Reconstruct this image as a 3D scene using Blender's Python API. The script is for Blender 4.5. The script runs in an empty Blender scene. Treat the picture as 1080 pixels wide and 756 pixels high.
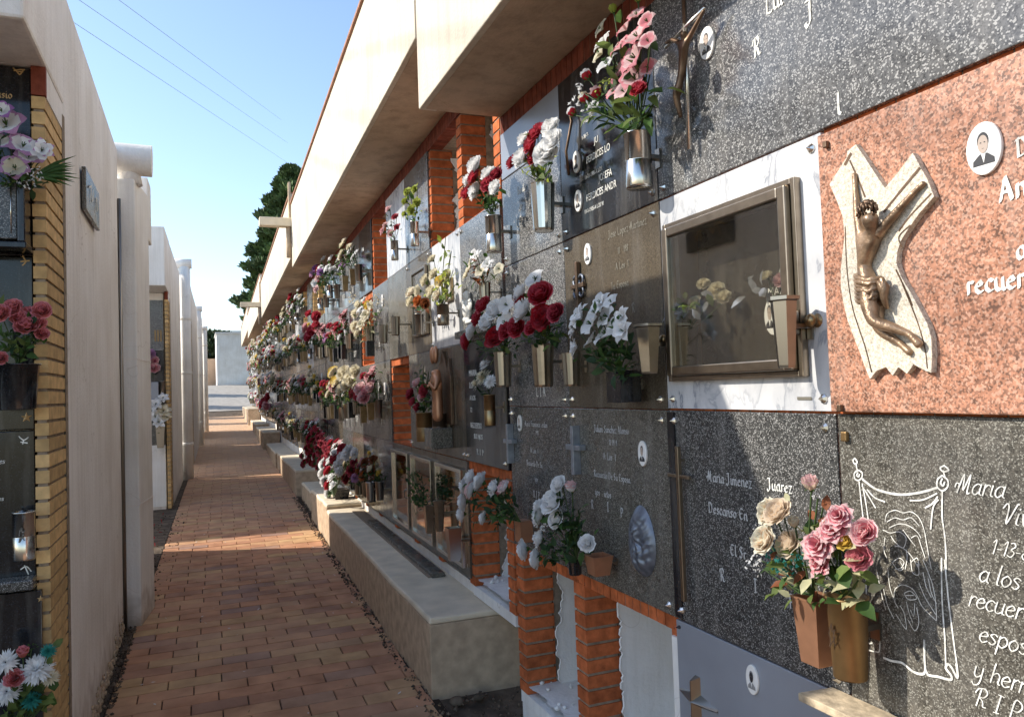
import bpy, math, random
from mathutils import Vector, Matrix
R = random.Random(7)
PI = math.pi
SC = bpy.context.scene
COL = SC.collection

# ------------------------------------------------------------------ camera frame
F = 820.0; CX, CY = 540.0, 378.0
cy_ = Vector((211-CX, 421-CY, F)).normalized()
cd_ = Vector((.035, 1, -.0384)); cd_ = (cd_ - cy_*cd_.dot(cy_)).normalized()
cx_ = cd_.cross(cy_)
def ray(px, py):
    c = Vector((px-CX, py-CY, F))
    return Vector((c.dot(cx_), c.dot(cy_), -c.dot(cd_)))
WX = 1.45; DR = .0245; Y0 = 3.7
def wx(Y): return WX + DR*max(0, Y-Y0)
def wp(px, py, off=0.0):
    r = ray(px, py); Y = 3
    for _ in range(8):
        t = (wx(Y)-off)/r.x; Y = r.y*t
    return r*t
def py_(px, py, Y):
    r = ray(px, py); return r*(Y/r.y)
GP = [(-8,-1.84),(0,-1.70),(16,-1.43),(38,-.85),(52,.85),(60,1.0),(900,1.0)]
def gz(y):
    for (a,b),(c,d) in zip(GP, GP[1:]):
        if y <= c: return b+(d-b)*(y-a)/(c-a)
    return 1.0
def depth(p):   # distance along the view axis, for pixel radii
    fwd = Vector((cx_.z, cy_.z, -cd_.z)); return p.dot(fwd)

# ------------------------------------------------------------------ materials
def newmat(name):
    m = bpy.data.materials.new(name); m.use_nodes = True
    return m, m.node_tree, m.node_tree.nodes['Principled BSDF']
def N(nt, t, **k):
    n = nt.nodes.new(t)
    for a, v in k.items():
        if a in n.inputs: n.inputs[a].default_value = v
        else: setattr(n, a, v)
    return n
def coords(nt, scale=1.0, rnd=True, kind='Object'):
    tc = N(nt, 'ShaderNodeTexCoord'); out = tc.outputs[kind]
    if rnd:
        oi = N(nt, 'ShaderNodeObjectInfo'); mu = N(nt, 'ShaderNodeMath', operation='MULTIPLY'); mu.inputs[1].default_value = 37.0
        nt.links.new(oi.outputs['Random'], mu.inputs[0])
        va = N(nt, 'ShaderNodeVectorMath', operation='ADD')
        nt.links.new(out, va.inputs[0]); nt.links.new(mu.outputs[0], va.inputs[1]); out = va.outputs[0]
    return out
def ramp(nt, stops, interp='LINEAR'):
    r = N(nt, 'ShaderNodeValToRGB'); r.color_ramp.interpolation = interp
    el = r.color_ramp.elements
    while len(el) < len(stops): el.new(.5)
    for e, (p, c) in zip(el, stops):
        e.position = p; e.color = (*c, 1)
    return r
def bump(nt, p, src, strength=.3, dist=.002):
    b = N(nt, 'ShaderNodeBump'); b.inputs['Strength'].default_value = strength; b.inputs['Distance'].default_value = dist
    nt.links.new(src, b.inputs['Height']); nt.links.new(b.outputs[0], p.inputs['Normal'])
def mixc(nt, fac, a, b, blend='MIX'):
    m = N(nt, 'ShaderNodeMix', data_type='RGBA', blend_type=blend)
    for s, v in ((0, fac), (6, a), (7, b)):
        if hasattr(v, 'links'): nt.links.new(v, m.inputs[s])
        elif isinstance(v, (int, float)): m.inputs[s].default_value = v
        else: m.inputs[s].default_value = (*v, 1)
    return m.outputs[2]
def flat(name, col, rough=.5, metal=0, spec=.5, **k):
    m, nt, p = newmat(name)
    p.inputs['Base Color'].default_value = (*col, 1); p.inputs['Roughness'].default_value = rough
    p.inputs['Metallic'].default_value = metal; p.inputs['Specular IOR Level'].default_value = spec
    for a, v in k.items(): p.inputs[a].default_value = v
    return m
def varied(name, col, amt=.25, scale=20, rough=.6, metal=0, bmp=0, bscale=80, island=0, dark=None):
    m, nt, p = newmat(name); v = coords(nt)
    n = N(nt, 'ShaderNodeTexNoise'); n.inputs['Scale'].default_value = scale; n.inputs['Detail'].default_value = 6
    nt.links.new(v, n.inputs['Vector'])
    c2 = dark or tuple(c*(1-amt) for c in col)
    c1 = tuple(min(1, c*(1+amt*.6)) for c in col)
    r = ramp(nt, [(.3, c2), (.7, c1)]); nt.links.new(n.outputs[0], r.inputs[0]); out = r.outputs[0]
    if island:
        g = N(nt, 'ShaderNodeNewGeometry')
        r2 = ramp(nt, [(0, (1-island,)*3), (1, (1,)*3)]); nt.links.new(g.outputs['Random Per Island'], r2.inputs[0])
        out = mixc(nt, 1.0, out, r2.outputs[0], 'MULTIPLY')
    nt.links.new(out, p.inputs['Base Color'])
    p.inputs['Roughness'].default_value = rough; p.inputs['Metallic'].default_value = metal
    if rough > .8: p.inputs['Specular IOR Level'].default_value = .15
    if bmp:
        b = N(nt, 'ShaderNodeTexNoise'); b.inputs['Scale'].default_value = bscale; b.inputs['Detail'].default_value = 8
        nt.links.new(v, b.inputs['Vector']); bump(nt, p, b.outputs[0], bmp, .004)
    return m
def granite(name, base, dark, light, scale=220, lf=.1, rough=.12, stretch=1):
    m, nt, p = newmat(name); v = coords(nt)
    vo = N(nt, 'ShaderNodeTexVoronoi'); vo.inputs['Scale'].default_value = scale*1.2; nt.links.new(v, vo.inputs['Vector'])
    sep = N(nt, 'ShaderNodeSeparateColor'); nt.links.new(vo.outputs['Color'], sep.inputs[0])
    r = ramp(nt, [(0, dark), (.33, base), (1-lf, light)], 'CONSTANT'); nt.links.new(sep.outputs[0], r.inputs[0])
    n = N(nt, 'ShaderNodeTexNoise'); n.inputs['Scale'].default_value = scale*.28; n.inputs['Detail'].default_value = 5; nt.links.new(v, n.inputs['Vector'])
    r2 = ramp(nt, [(.38, tuple(c*.55 for c in base)), (.62, tuple(min(1, c*1.35) for c in base))]); nt.links.new(n.outputs[0], r2.inputs[0])
    gc = mixc(nt, .5, r.outputs[0], r2.outputs[0])
    mp = N(nt, 'ShaderNodeMapping'); mp.inputs['Scale'].default_value = (9, 9, .8); nt.links.new(v, mp.inputs['Vector'])
    ns = N(nt, 'ShaderNodeTexNoise'); ns.inputs['Scale'].default_value = 2.2; ns.inputs['Detail'].default_value = 7; nt.links.new(mp.outputs[0], ns.inputs['Vector'])
    rs = ramp(nt, [(.5, (0,0,0)), (.8, (.22,.22,.22))]); nt.links.new(ns.outputs[0], rs.inputs[0])
    nt.links.new(mixc(nt, rs.outputs[0], gc, (.36,.34,.31)), p.inputs['Base Color'])
    # dust and drip marks dull the polish
    n3 = N(nt, 'ShaderNodeTexNoise'); n3.inputs['Scale'].default_value = 7; n3.inputs['Detail'].default_value = 7; nt.links.new(v, n3.inputs['Vector'])
    r3 = ramp(nt, [(.35, (rough,)*3), (.75, (rough+.2,)*3)]); nt.links.new(n3.outputs[0], r3.inputs[0]); nt.links.new(r3.outputs[0], p.inputs['Roughness'])
    return m
M = {}
M['g_speck'] = granite('speckled_grey_granite', (.115,.115,.115), (.028,.028,.03), (.58,.57,.55), 235, .17, .09)
M['g_grey'] = granite('dark_grey_granite', (.062,.062,.06), (.012,.012,.012), (.48,.47,.45), 300, .18, .12)
M['g_mid'] = granite('mid_grey_granite', (.098,.09,.075), (.02,.018,.016), (.42,.41,.36), 330, .18, .16)
M['g_brown'] = granite('brown_granite', (.085,.068,.047), (.045,.035,.025), (.16,.135,.10), 420, .1, .13)
M['g_black'] = granite('black_granite', (.012,.013,.016), (.006,.006,.008), (.05,.055,.07), 260, .04, .06)
M['g_inner'] = granite('dark_brown_granite', (.045,.04,.032), (.02,.018,.015), (.09,.08,.065), 420, .1, .2)  # darker variant of the brown granite, for the slab behind glass
M['g_pink'] = granite('pink_granite', (.42,.20,.125), (.035,.03,.028), (.56,.36,.27), 190, .25, .25)
M['g_relief'] = granite('cream_stone', (.62,.55,.44), (.3,.26,.2), (.72,.67,.57), 420, .3, .7)
def marble():
    m, nt, p = newmat('white_marble'); v = coords(nt)
    mp = N(nt, 'ShaderNodeMapping'); mp.inputs['Rotation'].default_value = (0, .7, 0); nt.links.new(v, mp.inputs['Vector'])
    mp.inputs['Scale'].default_value = (1, 1, .45)
    n0 = N(nt, 'ShaderNodeTexNoise'); n0.inputs['Scale'].default_value = 7; n0.inputs['Detail'].default_value = 9; n0.inputs['Roughness'].default_value = .55; n0.inputs['Distortion'].default_value = .6; nt.links.new(mp.outputs[0], n0.inputs['Vector'])
    r1 = ramp(nt, [(.40, (.12,.12,.12)), (.485, (.35,.35,.35)), (.5, (1,1,1)), (.53, (.5,.5,.5)), (.64, (.05,.05,.05))]); nt.links.new(n0.outputs[0], r1.inputs[0])
    n1 = N(nt, 'ShaderNodeTexNoise'); n1.inputs['Scale'].default_value = 3; n1.inputs['Detail'].default_value = 4; nt.links.new(mp.outputs[0], n1.inputs['Vector'])
    r = ramp(nt, [(.3, (.25,.25,.25)), (.6, (1,1,1))]); nt.links.new(n1.outputs[0], r.inputs[0])
    vm_ = mixc(nt, 1.0, r1.outputs[0], r.outputs[0], 'MULTIPLY')
    class _o: outputs = [mixc(nt, vm_, (.64,.64,.64), (.20,.22,.26))]
    r = _o
    nt.links.new(r.outputs[0], p.inputs['Base Color']); p.inputs['Roughness'].default_value = .25
    return m
M['marble'] = marble()
def plaster(name, col, streak=.35, rough=.9, bs=60, sc=3.0, splash=False):
    m, nt, p = newmat(name); v = coords(nt, rnd=False)
    mp = N(nt, 'ShaderNodeMapping'); mp.inputs['Scale'].default_value = (7, 7, .35); nt.links.new(v, mp.inputs['Vector'])
    n = N(nt, 'ShaderNodeTexNoise'); n.inputs['Scale'].default_value = sc; n.inputs['Detail'].default_value = 8; n.inputs['Roughness'].default_value = .65; nt.links.new(mp.outputs[0], n.inputs['Vector'])
    r = ramp(nt, [(.3, tuple(c*(1-streak) for c in col)), (.55, col), (.8, tuple(min(.9, c*1.08) for c in col))]); nt.links.new(n.outputs[0], r.inputs[0])
    n2 = N(nt, 'ShaderNodeTexNoise'); n2.inputs['Scale'].default_value = 2.2; n2.inputs['Detail'].default_value = 9; nt.links.new(v, n2.inputs['Vector'])
    r2 = ramp(nt, [(.3, (.86,.84,.81)), (.6, (1,1,1))]); nt.links.new(n2.outputs[0], r2.inputs[0])
    c_ = mixc(nt, 1.0, r.outputs[0], r2.outputs[0], 'MULTIPLY')
    # fine cracks
    nw = N(nt, 'ShaderNodeTexNoise'); nw.inputs['Scale'].default_value = 3; nt.links.new(v, nw.inputs['Vector'])
    vm_ = N(nt, 'ShaderNodeVectorMath', operation='ADD'); nt.links.new(v, vm_.inputs[0]); nt.links.new(nw.outputs[1], vm_.inputs[1])
    vo = N(nt, 'ShaderNodeTexVoronoi', feature='DISTANCE_TO_EDGE'); vo.inputs['Scale'].default_value = 1.3; nt.links.new(vm_.outputs[0], vo.inputs['Vector'])
    rc = ramp(nt, [(0, (.55,.5,.45)), (.006, (1,1,1))]); nt.links.new(vo.outputs[0], rc.inputs[0])
    n5 = N(nt, 'ShaderNodeTexNoise'); n5.inputs['Scale'].default_value = 1.1; nt.links.new(v, n5.inputs['Vector']); r5 = ramp(nt, [(.48, (0,0,0)), (.6, (.6,.6,.6))]); nt.links.new(n5.outputs[0], r5.inputs[0])
    c_ = mixc(nt, r5.outputs[0], c_, mixc(nt, 1.0, c_, rc.outputs[0], 'MULTIPLY'))
    if splash:   # soil splashed on the foot of the wall
        sx_ = N(nt, 'ShaderNodeSeparateXYZ'); nt.links.new(v, sx_.inputs[0]); n6 = N(nt, 'ShaderNodeTexNoise'); n6.inputs['Scale'].default_value = 9; n6.inputs['Detail'].default_value = 8; nt.links.new(v, n6.inputs['Vector'])
        ad = N(nt, 'ShaderNodeMath', operation='MULTIPLY_ADD'); ad.inputs[1].default_value = .55; nt.links.new(n6.outputs[0], ad.inputs[0]); nt.links.new(sx_.outputs[2], ad.inputs[2])
        mr = N(nt, 'ShaderNodeMapRange'); mr.inputs[1].default_value = -1.35; mr.inputs[2].default_value = -1.05; mr.inputs[3].default_value = .75; mr.inputs[4].default_value = 0; nt.links.new(ad.outputs[0], mr.inputs[0])
        c_ = mixc(nt, mr.outputs[0], c_, (.33,.25,.18))
    nt.links.new(c_, p.inputs['Base Color'])
    p.inputs['Roughness'].default_value = rough; p.inputs['Specular IOR Level'].default_value = .25
    b = N(nt, 'ShaderNodeTexNoise'); b.inputs['Scale'].default_value = bs; b.inputs['Detail'].default_value = 8; nt.links.new(v, b.inputs['Vector'])
    bump(nt, p, b.outputs[0], .5, .006)
    return m
M['fascia'] = plaster('cream_render', (.64,.57,.46), .14)
M['soffit'] = plaster('weathered_soffit', (.56,.43,.31), .3, sc=1.2)
M['lplaster'] = plaster('pale_plaster', (.87,.83,.78), .13, splash=True)
M['lplaster2'] = plaster('grey_plaster', (.86,.84,.80), .13, splash=True)
M['white_pl'] = plaster('white_plaster', (.86,.85,.83), .1)
M['farwhite'] = plaster('whitewash', (.84,.82,.79), .08)
M['farbrown'] = plaster('tan_render', (.72,.5,.34), .1)
M['concrete'] = varied('cement', (.72,.62,.47), .16, 7, .92, bmp=.8, bscale=60)
M['cement_side'] = varied('raw_cement', (.50,.38,.265), .26, 14, .95, bmp=.8, bscale=55)
M['brick'] = varied('orange_brick', (.60,.165,.06), .35, 25, .85, bmp=.5, island=.35)
M['brick_dk'] = varied('red_brick', (.24,.065,.04), .35, 25, .85, bmp=.5, island=.35)
M['ybrick'] = varied('ochre_brick', (.70,.47,.22), .25, 22, .85, bmp=.4, island=.3)
M['mortar'] = varied('mortar', (.30,.24,.18), .3, 40, .95, bmp=.6)
M['bed'] = varied('sand_bed', (.055,.04,.03), .5, 30, .95, bmp=.6)
M['coping'] = varied('clay_coping', (.36,.17,.10), .3, 20, .8)
M['dirt'] = varied('dirt', (.13,.10,.075), .55, 9, .95, bmp=1, bscale=45)
M['pebble'] = varied('pebbles', (.20,.15,.11), .5, 9, .95, island=.7)
M['steel'] = flat('polished_steel', (.62,.6,.56), .2, 1)
M['steel_dk'] = flat('aged_steel', (.32,.29,.25), .28, 1)
M['alu'] = varied('bronzed_aluminium', (.33,.275,.215), .15, 30, .32, 1)
M['brass'] = varied('old_brass', (.36,.26,.14), .25, 25, .35, 1)
M['copper'] = varied('brown_copper', (.52,.27,.16), .2, 15, .42, .75)
M['gold'] = varied('gilt_bronze', (.30,.19,.085), .25, 15, .42, .8)
M['bronze'] = varied('dark_bronze', (.16,.105,.07), .35, 30, .42, .8)
M['silver'] = flat('silver', (.7,.68,.64), .25, 1)
M['pewter'] = varied('pewter', (.16,.18,.22), .35, 30, .4, .55)
M['pewter2'] = varied('grey_blue_metal', (.30,.33,.38), .25, 30, .35, .6)
M['christ'] = varied('patinated_figure', (.30,.20,.125), .7, 22, .36, .45, bmp=.5, bscale=120)
M['white'] = flat('white_paint', (.82,.82,.8), .5)
M['letter_w0'] = flat('petal_bits', (.6,.55,.5), .7); M['letter_w'] = varied('white_letter', (.80,.78,.72), .5, 55, .6)
M['letter_g'] = flat('grey_letter', (.48,.49,.49), .5)
M['letter_f'] = flat('faded_letter', (.17,.155,.12), .6)
M['letter_gold'] = flat('gold_letter', (.42,.27,.12), .4, .3)
M['porcelain'] = flat('porcelain', (.8,.79,.76), .15)
M['ink'] = flat('photo_dark', (.03,.03,.035), .4)
M['skinp'] = flat('photo_face', (.45,.36,.30), .4)
M['greyp'] = flat('photo_grey', (.25,.25,.25), .4)
M['void'] = flat('niche_dark', (.02,.018,.016), .9)
M['lightmetal'] = varied('painted_zinc', (.27,.29,.33), .12, 4, .3, .1)
M['black_box'] = M['g_black']
M['wood'] = varied('weathered_wood', (.50,.40,.27), .4, 35, .8, bmp=.6)
M['wire'] = flat('cable', (.30,.33,.37), .6)
M['stem'] = flat('stem_green', (.04,.075,.02), .6)
M['asphalt'] = varied('asphalt', (.40,.37,.33), .2, 5, .95)
M['bark'] = varied('bark', (.12,.08,.05), .4, 9, .95)
def glass():
    m, nt, p = newmat('glass_pane')
    p.inputs['Base Color'].default_value = (.8,.82,.8,1); p.inputs['Roughness'].default_value = .03
    p.inputs['Transmission Weight'].default_value = 1; p.inputs['IOR'].default_value = 1.45
    # thin pane that lets direct light through
    out = nt.nodes['Material Output']; tr = N(nt, 'ShaderNodeBsdfTransparent'); tr.inputs[0].default_value = (.93,.92,.88,1)
    gl = N(nt, 'ShaderNodeBsdfGlossy'); gl.inputs['Roughness'].default_value = .03; gl.inputs['Color'].default_value = (.8,.8,.8,1)
    lw = N(nt, 'ShaderNodeLayerWeight'); lw.inputs[0].default_value = .38
    ms = N(nt, 'ShaderNodeMixShader'); pw = N(nt, 'ShaderNodeMath', operation='POWER'); pw.inputs[1].default_value = 2.2; nt.links.new(lw.outputs['Facing'], pw.inputs[0]); mr = N(nt, 'ShaderNodeMapRange'); mr.inputs[3].default_value = .10; mr.inputs[4].default_value = .9; nt.links.new(pw.outputs[0], mr.inputs[0]); nt.links.new(mr.outputs[0], ms.inputs[0]); nt.links.new(tr.outputs[0], ms.inputs[1]); nt.links.new(gl.outputs[0], ms.inputs[2])
    nt.links.new(ms.outputs[0], out.inputs[0])
    return m
M['glass'] = glass()
def paver():
    m, nt, p = newmat('clay_pavers'); g = N(nt, 'ShaderNodeNewGeometry')
    r = ramp(nt, [(0, (.37,.22,.165)), (.12, (.46,.25,.16)), (.3, (.50,.27,.17)), (.5, (.51,.285,.18)), (.7, (.52,.31,.19)), (.88, (.54,.36,.20)), (.95, (.42,.26,.19)), (1, (.32,.21,.18))])
    nt.links.new(g.outputs['Random Per Island'], r.inputs[0])
    v = coords(nt, rnd=False); n = N(nt, 'ShaderNodeTexNoise'); n.inputs['Scale'].default_value = 6; n.inputs['Detail'].default_value = 8; nt.links.new(v, n.inputs['Vector'])
    r2 = ramp(nt, [(.25, (.66,.62,.6)), (.6, (1,1,1)), (.8, (1.15,1.14,1.1))]); nt.links.new(n.outputs[0], r2.inputs[0])
    n3 = N(nt, 'ShaderNodeTexNoise'); n3.inputs['Scale'].default_value = 1.1; n3.inputs['Detail'].default_value = 4; nt.links.new(v, n3.inputs['Vector'])
    c = mixc(nt, 1.0, r.outputs[0], r2.outputs[0], 'MULTIPLY')
    r4 = ramp(nt, [(.45, (0,0,0)), (.75, (.5,.5,.5))]); nt.links.new(n3.outputs[0], r4.inputs[0])
    c = mixc(nt, r4.outputs[0], c, (.55,.38,.27))
    # clay gets paler with distance
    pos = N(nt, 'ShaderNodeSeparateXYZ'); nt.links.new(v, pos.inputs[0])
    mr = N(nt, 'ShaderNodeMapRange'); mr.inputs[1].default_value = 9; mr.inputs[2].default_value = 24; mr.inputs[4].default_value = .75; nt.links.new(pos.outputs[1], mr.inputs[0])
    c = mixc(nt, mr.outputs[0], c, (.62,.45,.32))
    c = mixc(nt, 1.0, c, (1.04,1.0,.92), 'MULTIPLY')
    nt.links.new(c, p.inputs['Base Color']); p.inputs['Roughness'].default_value = .8; p.inputs['Specular IOR Level'].default_value = .12
    b = N(nt, 'ShaderNodeTexNoise'); b.inputs['Scale'].default_value = 70; b.inputs['Detail'].default_value = 6; nt.links.new(v, b.inputs['Vector']); bump(nt, p, b.outputs[0], .35, .004)
    return m
M['paver'] = paver()
_pc = {}
PAL = {'white':(.88,.88,.87),'cream':(.78,.72,.55),'red':(.42,.015,.025),'wine':(.26,.01,.025),'rose':(.50,.07,.10),'pink':(.75,.28,.32),
 'palepink':(.80,.55,.55),'peach':(.88,.71,.56),'yellow':(.75,.55,.12),'orange':(.55,.17,.05),'lilac':(.45,.2,.5),'mauve':(.55,.30,.5),
 'lime':(.42,.48,.08),'magenta':(.55,.05,.25),'teal':(.05,.30,.25),'green':(.07,.14,.035),'dgreen':(.03,.065,.022),'lgreen':(.16,.22,.06),
 'ivoryleaf':(.62,.60,.36),'paleblue':(.5,.58,.72),'salmon':(.62,.18,.15),'peachrim':(.88,.82,.68),'grey':(.3,.31,.33),'rust':(.25,.08,.03)}
def petal(c):
    if c in _pc: return _pc[c]
    col = PAL[c]; m, nt, p = newmat('petal_'+c)
    v = coords(nt); n = N(nt, 'ShaderNodeTexNoise'); n.inputs['Scale'].default_value = 45; n.inputs['Detail'].default_value = 4; nt.links.new(v, n.inputs['Vector'])
    g = N(nt, 'ShaderNodeNewGeometry')
    lo_ = .92 if col[2] > .8 else .78; r = ramp(nt, [(.3, tuple(x*lo_ for x in col)), (.7, tuple(min(.9, x*1.12) for x in col))]); nt.links.new(n.outputs[0], r.inputs[0])
    ri = ramp(nt, [(0, (.78,.78,.78)), (1, (1.15,1.15,1.15))]); nt.links.new(g.outputs['Random Per Island'], ri.inputs[0])
    c_ = mixc(nt, 1.0, r.outputs[0], ri.outputs[0], 'MULTIPLY')
    nt.links.new(c_, p.inputs['Base Color']); p.inputs['Roughness'].default_value = .6; p.inputs['Specular IOR Level'].default_value = .3
    tl = N(nt, 'ShaderNodeBsdfTranslucent'); nt.links.new(c_, tl.inputs[0])
    ms = N(nt, 'ShaderNodeMixShader'); ms.inputs[0].default_value = .42
    nt.links.new(p.outputs[0], ms.inputs[1]); nt.links.new(tl.outputs[0], ms.inputs[2]); nt.links.new(ms.outputs[0], nt.nodes['Material Output'].inputs[0])
    _pc[c] = m; return m

# ------------------------------------------------------------------ mesh building
class MB:
    def __init__(s): s.v = []; s.f = []; s.mi = []; s.sm = []
    def add(s, vs, fs, mi=0, smooth=False):
        o = len(s.v); s.v += [tuple(v) for v in vs]
        for f in fs: s.f.append([i+o for i in f]); s.mi.append(mi); s.sm.append(smooth)
    def box(s, x0, x1, y0, y1, z0, z1, mi=0, ch=0):
        vs = [(x,y,z) for z in (z0,z1) for y in (y0,y1) for x in (x0,x1)]
        s.add(vs, [(0,2,3,1),(4,5,7,6),(0,1,5,4),(2,6,7,3),(0,4,6,2),(1,3,7,5)], mi)
    def hexa(s, b, t, mi=0, smooth=False):   # bottom and top rings of same length
        n = len(b)
        s.add(list(b)+list(t), [tuple(reversed(range(n)))]+[tuple(range(n,2*n))]+[(i,(i+1)%n,n+(i+1)%n,n+i) for i in range(n)], mi, smooth)
    def lathe(s, prof, n=16, c=(0,0,0), mi=0, smooth=True, sq=0, closed=False, rot=0):
        # prof: (r,z) list. sq: square section
        vs = []; fs = []
        for r, z in prof:
            for k in range(n):
                a = 2*PI*k/n + (PI/n if n <= 8 else 0) + rot
                vs.append((c[0]+r*math.cos(a), c[1]+r*math.sin(a), c[2]+z))
        for i in range(len(prof)-1):
            for k in range(n):
                a, b = i*n+k, i*n+(k+1)%n; fs.append((a, b, b+n, a+n))
        s.add(vs, fs, mi, smooth)
        if closed:
            L = (len(prof)-1)*n; o = len(s.v)-len(vs)
            s.f.append([o+i for i in reversed(range(n))]); s.mi.append(mi); s.sm.append(False)
            s.f.append([o+L+i for i in range(n)]); s.mi.append(mi); s.sm.append(False)
    def tube(s, pts, r, n=6, mi=0, cap=True):
        pts = [Vector(p) for p in pts]; vs = []; fs = []
        rr = r if isinstance(r, (list, tuple)) else [r]*len(pts)
        for i, p in enumerate(pts):
            d = (pts[min(i+1, len(pts)-1)]-pts[max(i-1, 0)]).normalized()
            u = d.orthogonal().normalized() if abs(d.z) > .95 else d.cross(Vector((0,0,1))).normalized(); w = d.cross(u)
            for k in range(n):
                a = 2*PI*k/n; vs.append(p+(u*math.cos(a)+w*math.sin(a))*rr[i])
        for i in range(len(pts)-1):
            for k in range(n): fs.append((i*n+k, i*n+(k+1)%n, (i+1)*n+(k+1)%n, (i+1)*n+k))
        if cap: fs.append(tuple(reversed(range(n)))); fs.append(tuple(range((len(pts)-1)*n, len(pts)*n)))
        s.add(vs, fs, mi, True)
    def grid(s, P, mi=0, smooth=True, mif=None):
        n = len(P); m = len(P[0]); o = len(s.v)
        for row in P:
            for p in row: s.v.append(tuple(p))
        for i in range(n-1):
            for j in range(m-1):
                s.f.append([o+i*m+j, o+i*m+j+1, o+(i+1)*m+j+1, o+(i+1)*m+j]); s.mi.append(mif(i, j) if mif else mi); s.sm.append(smooth)
    def prism(s, pts, y0, y1, mi=0):   # outline in local x,z ; thickness along y
        from mathutils.geometry import tessellate_polygon
        n = len(pts); o = len(s.v)
        tri = tessellate_polygon([[Vector((a, b, 0)) for a, b in pts]])
        s.v += [(a, y0, b) for a, b in pts] + [(a, y1, b) for a, b in pts]
        for t in tri:
            s.f.append([o+i for i in t]); s.mi.append(mi); s.sm.append(False)
            s.f.append([o+n+i for i in reversed(t)]); s.mi.append(mi); s.sm.append(False)
        for i in range(n):
            s.f.append([o+i, o+(i+1) % n, o+n+(i+1) % n, o+n+i]); s.mi.append(mi); s.sm.append(False)
    def mesh(s, name, mats):
        me = bpy.data.meshes.new(name); me.from_pydata(s.v, [], s.f)
        for m in (mats if isinstance(mats, (list, tuple)) else [mats]): me.materials.append(M[m] if isinstance(m, str) else m)
        me.polygons.foreach_set('material_index', s.mi); me.polygons.foreach_set('use_smooth', s.sm)
        me.update(); return me
    def build(s, name, mats, parent=None, bevel=0, fix=False):
        me = s.mesh(name, mats)
        if fix:
            import bmesh
            b = bmesh.new(); b.from_mesh(me); bmesh.ops.recalc_face_normals(b, faces=b.faces); b.to_mesh(me); b.free()
        o = bpy.data.objects.new(name, me); COL.objects.link(o)
        if parent: o.parent = parent
        if bevel:
            md = o.modifiers.new('b', 'BEVEL'); md.width = bevel; md.segments = 2; md.limit_method = 'ANGLE'
        return o
def empty(name, loc=(0,0,0), rz=0, label=None, cat=None, group=None):
    o = bpy.data.objects.new(name, None); o.empty_display_size = .1; COL.objects.link(o)
    o.location = loc; o.rotation_euler = (0,0,rz); tag(o, label, cat, group); return o
def tag(o, label=None, cat=None, group=None, kind=None):
    if label: o['label'] = label
    if cat: o['category'] = cat
    if group: o['group'] = group
    if kind: o['kind'] = kind
    return o
def dup(root, loc, rz=0, label=None, group=None, scale=1):
    r = root.copy(); COL.objects.link(r); r.location = loc; r.rotation_euler = (0,0,rz); r.scale = (scale,)*3
    if label: r['label'] = label
    if group: r['group'] = group
    for ch in list(root.children):
        c = ch.copy(); COL.objects.link(c); c.parent = r
        for g in ch.children:
            d = g.copy(); COL.objects.link(d); d.parent = c
    return r
def rotw(Y): return -PI/2 - (DR if Y > Y0 else 0)

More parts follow.
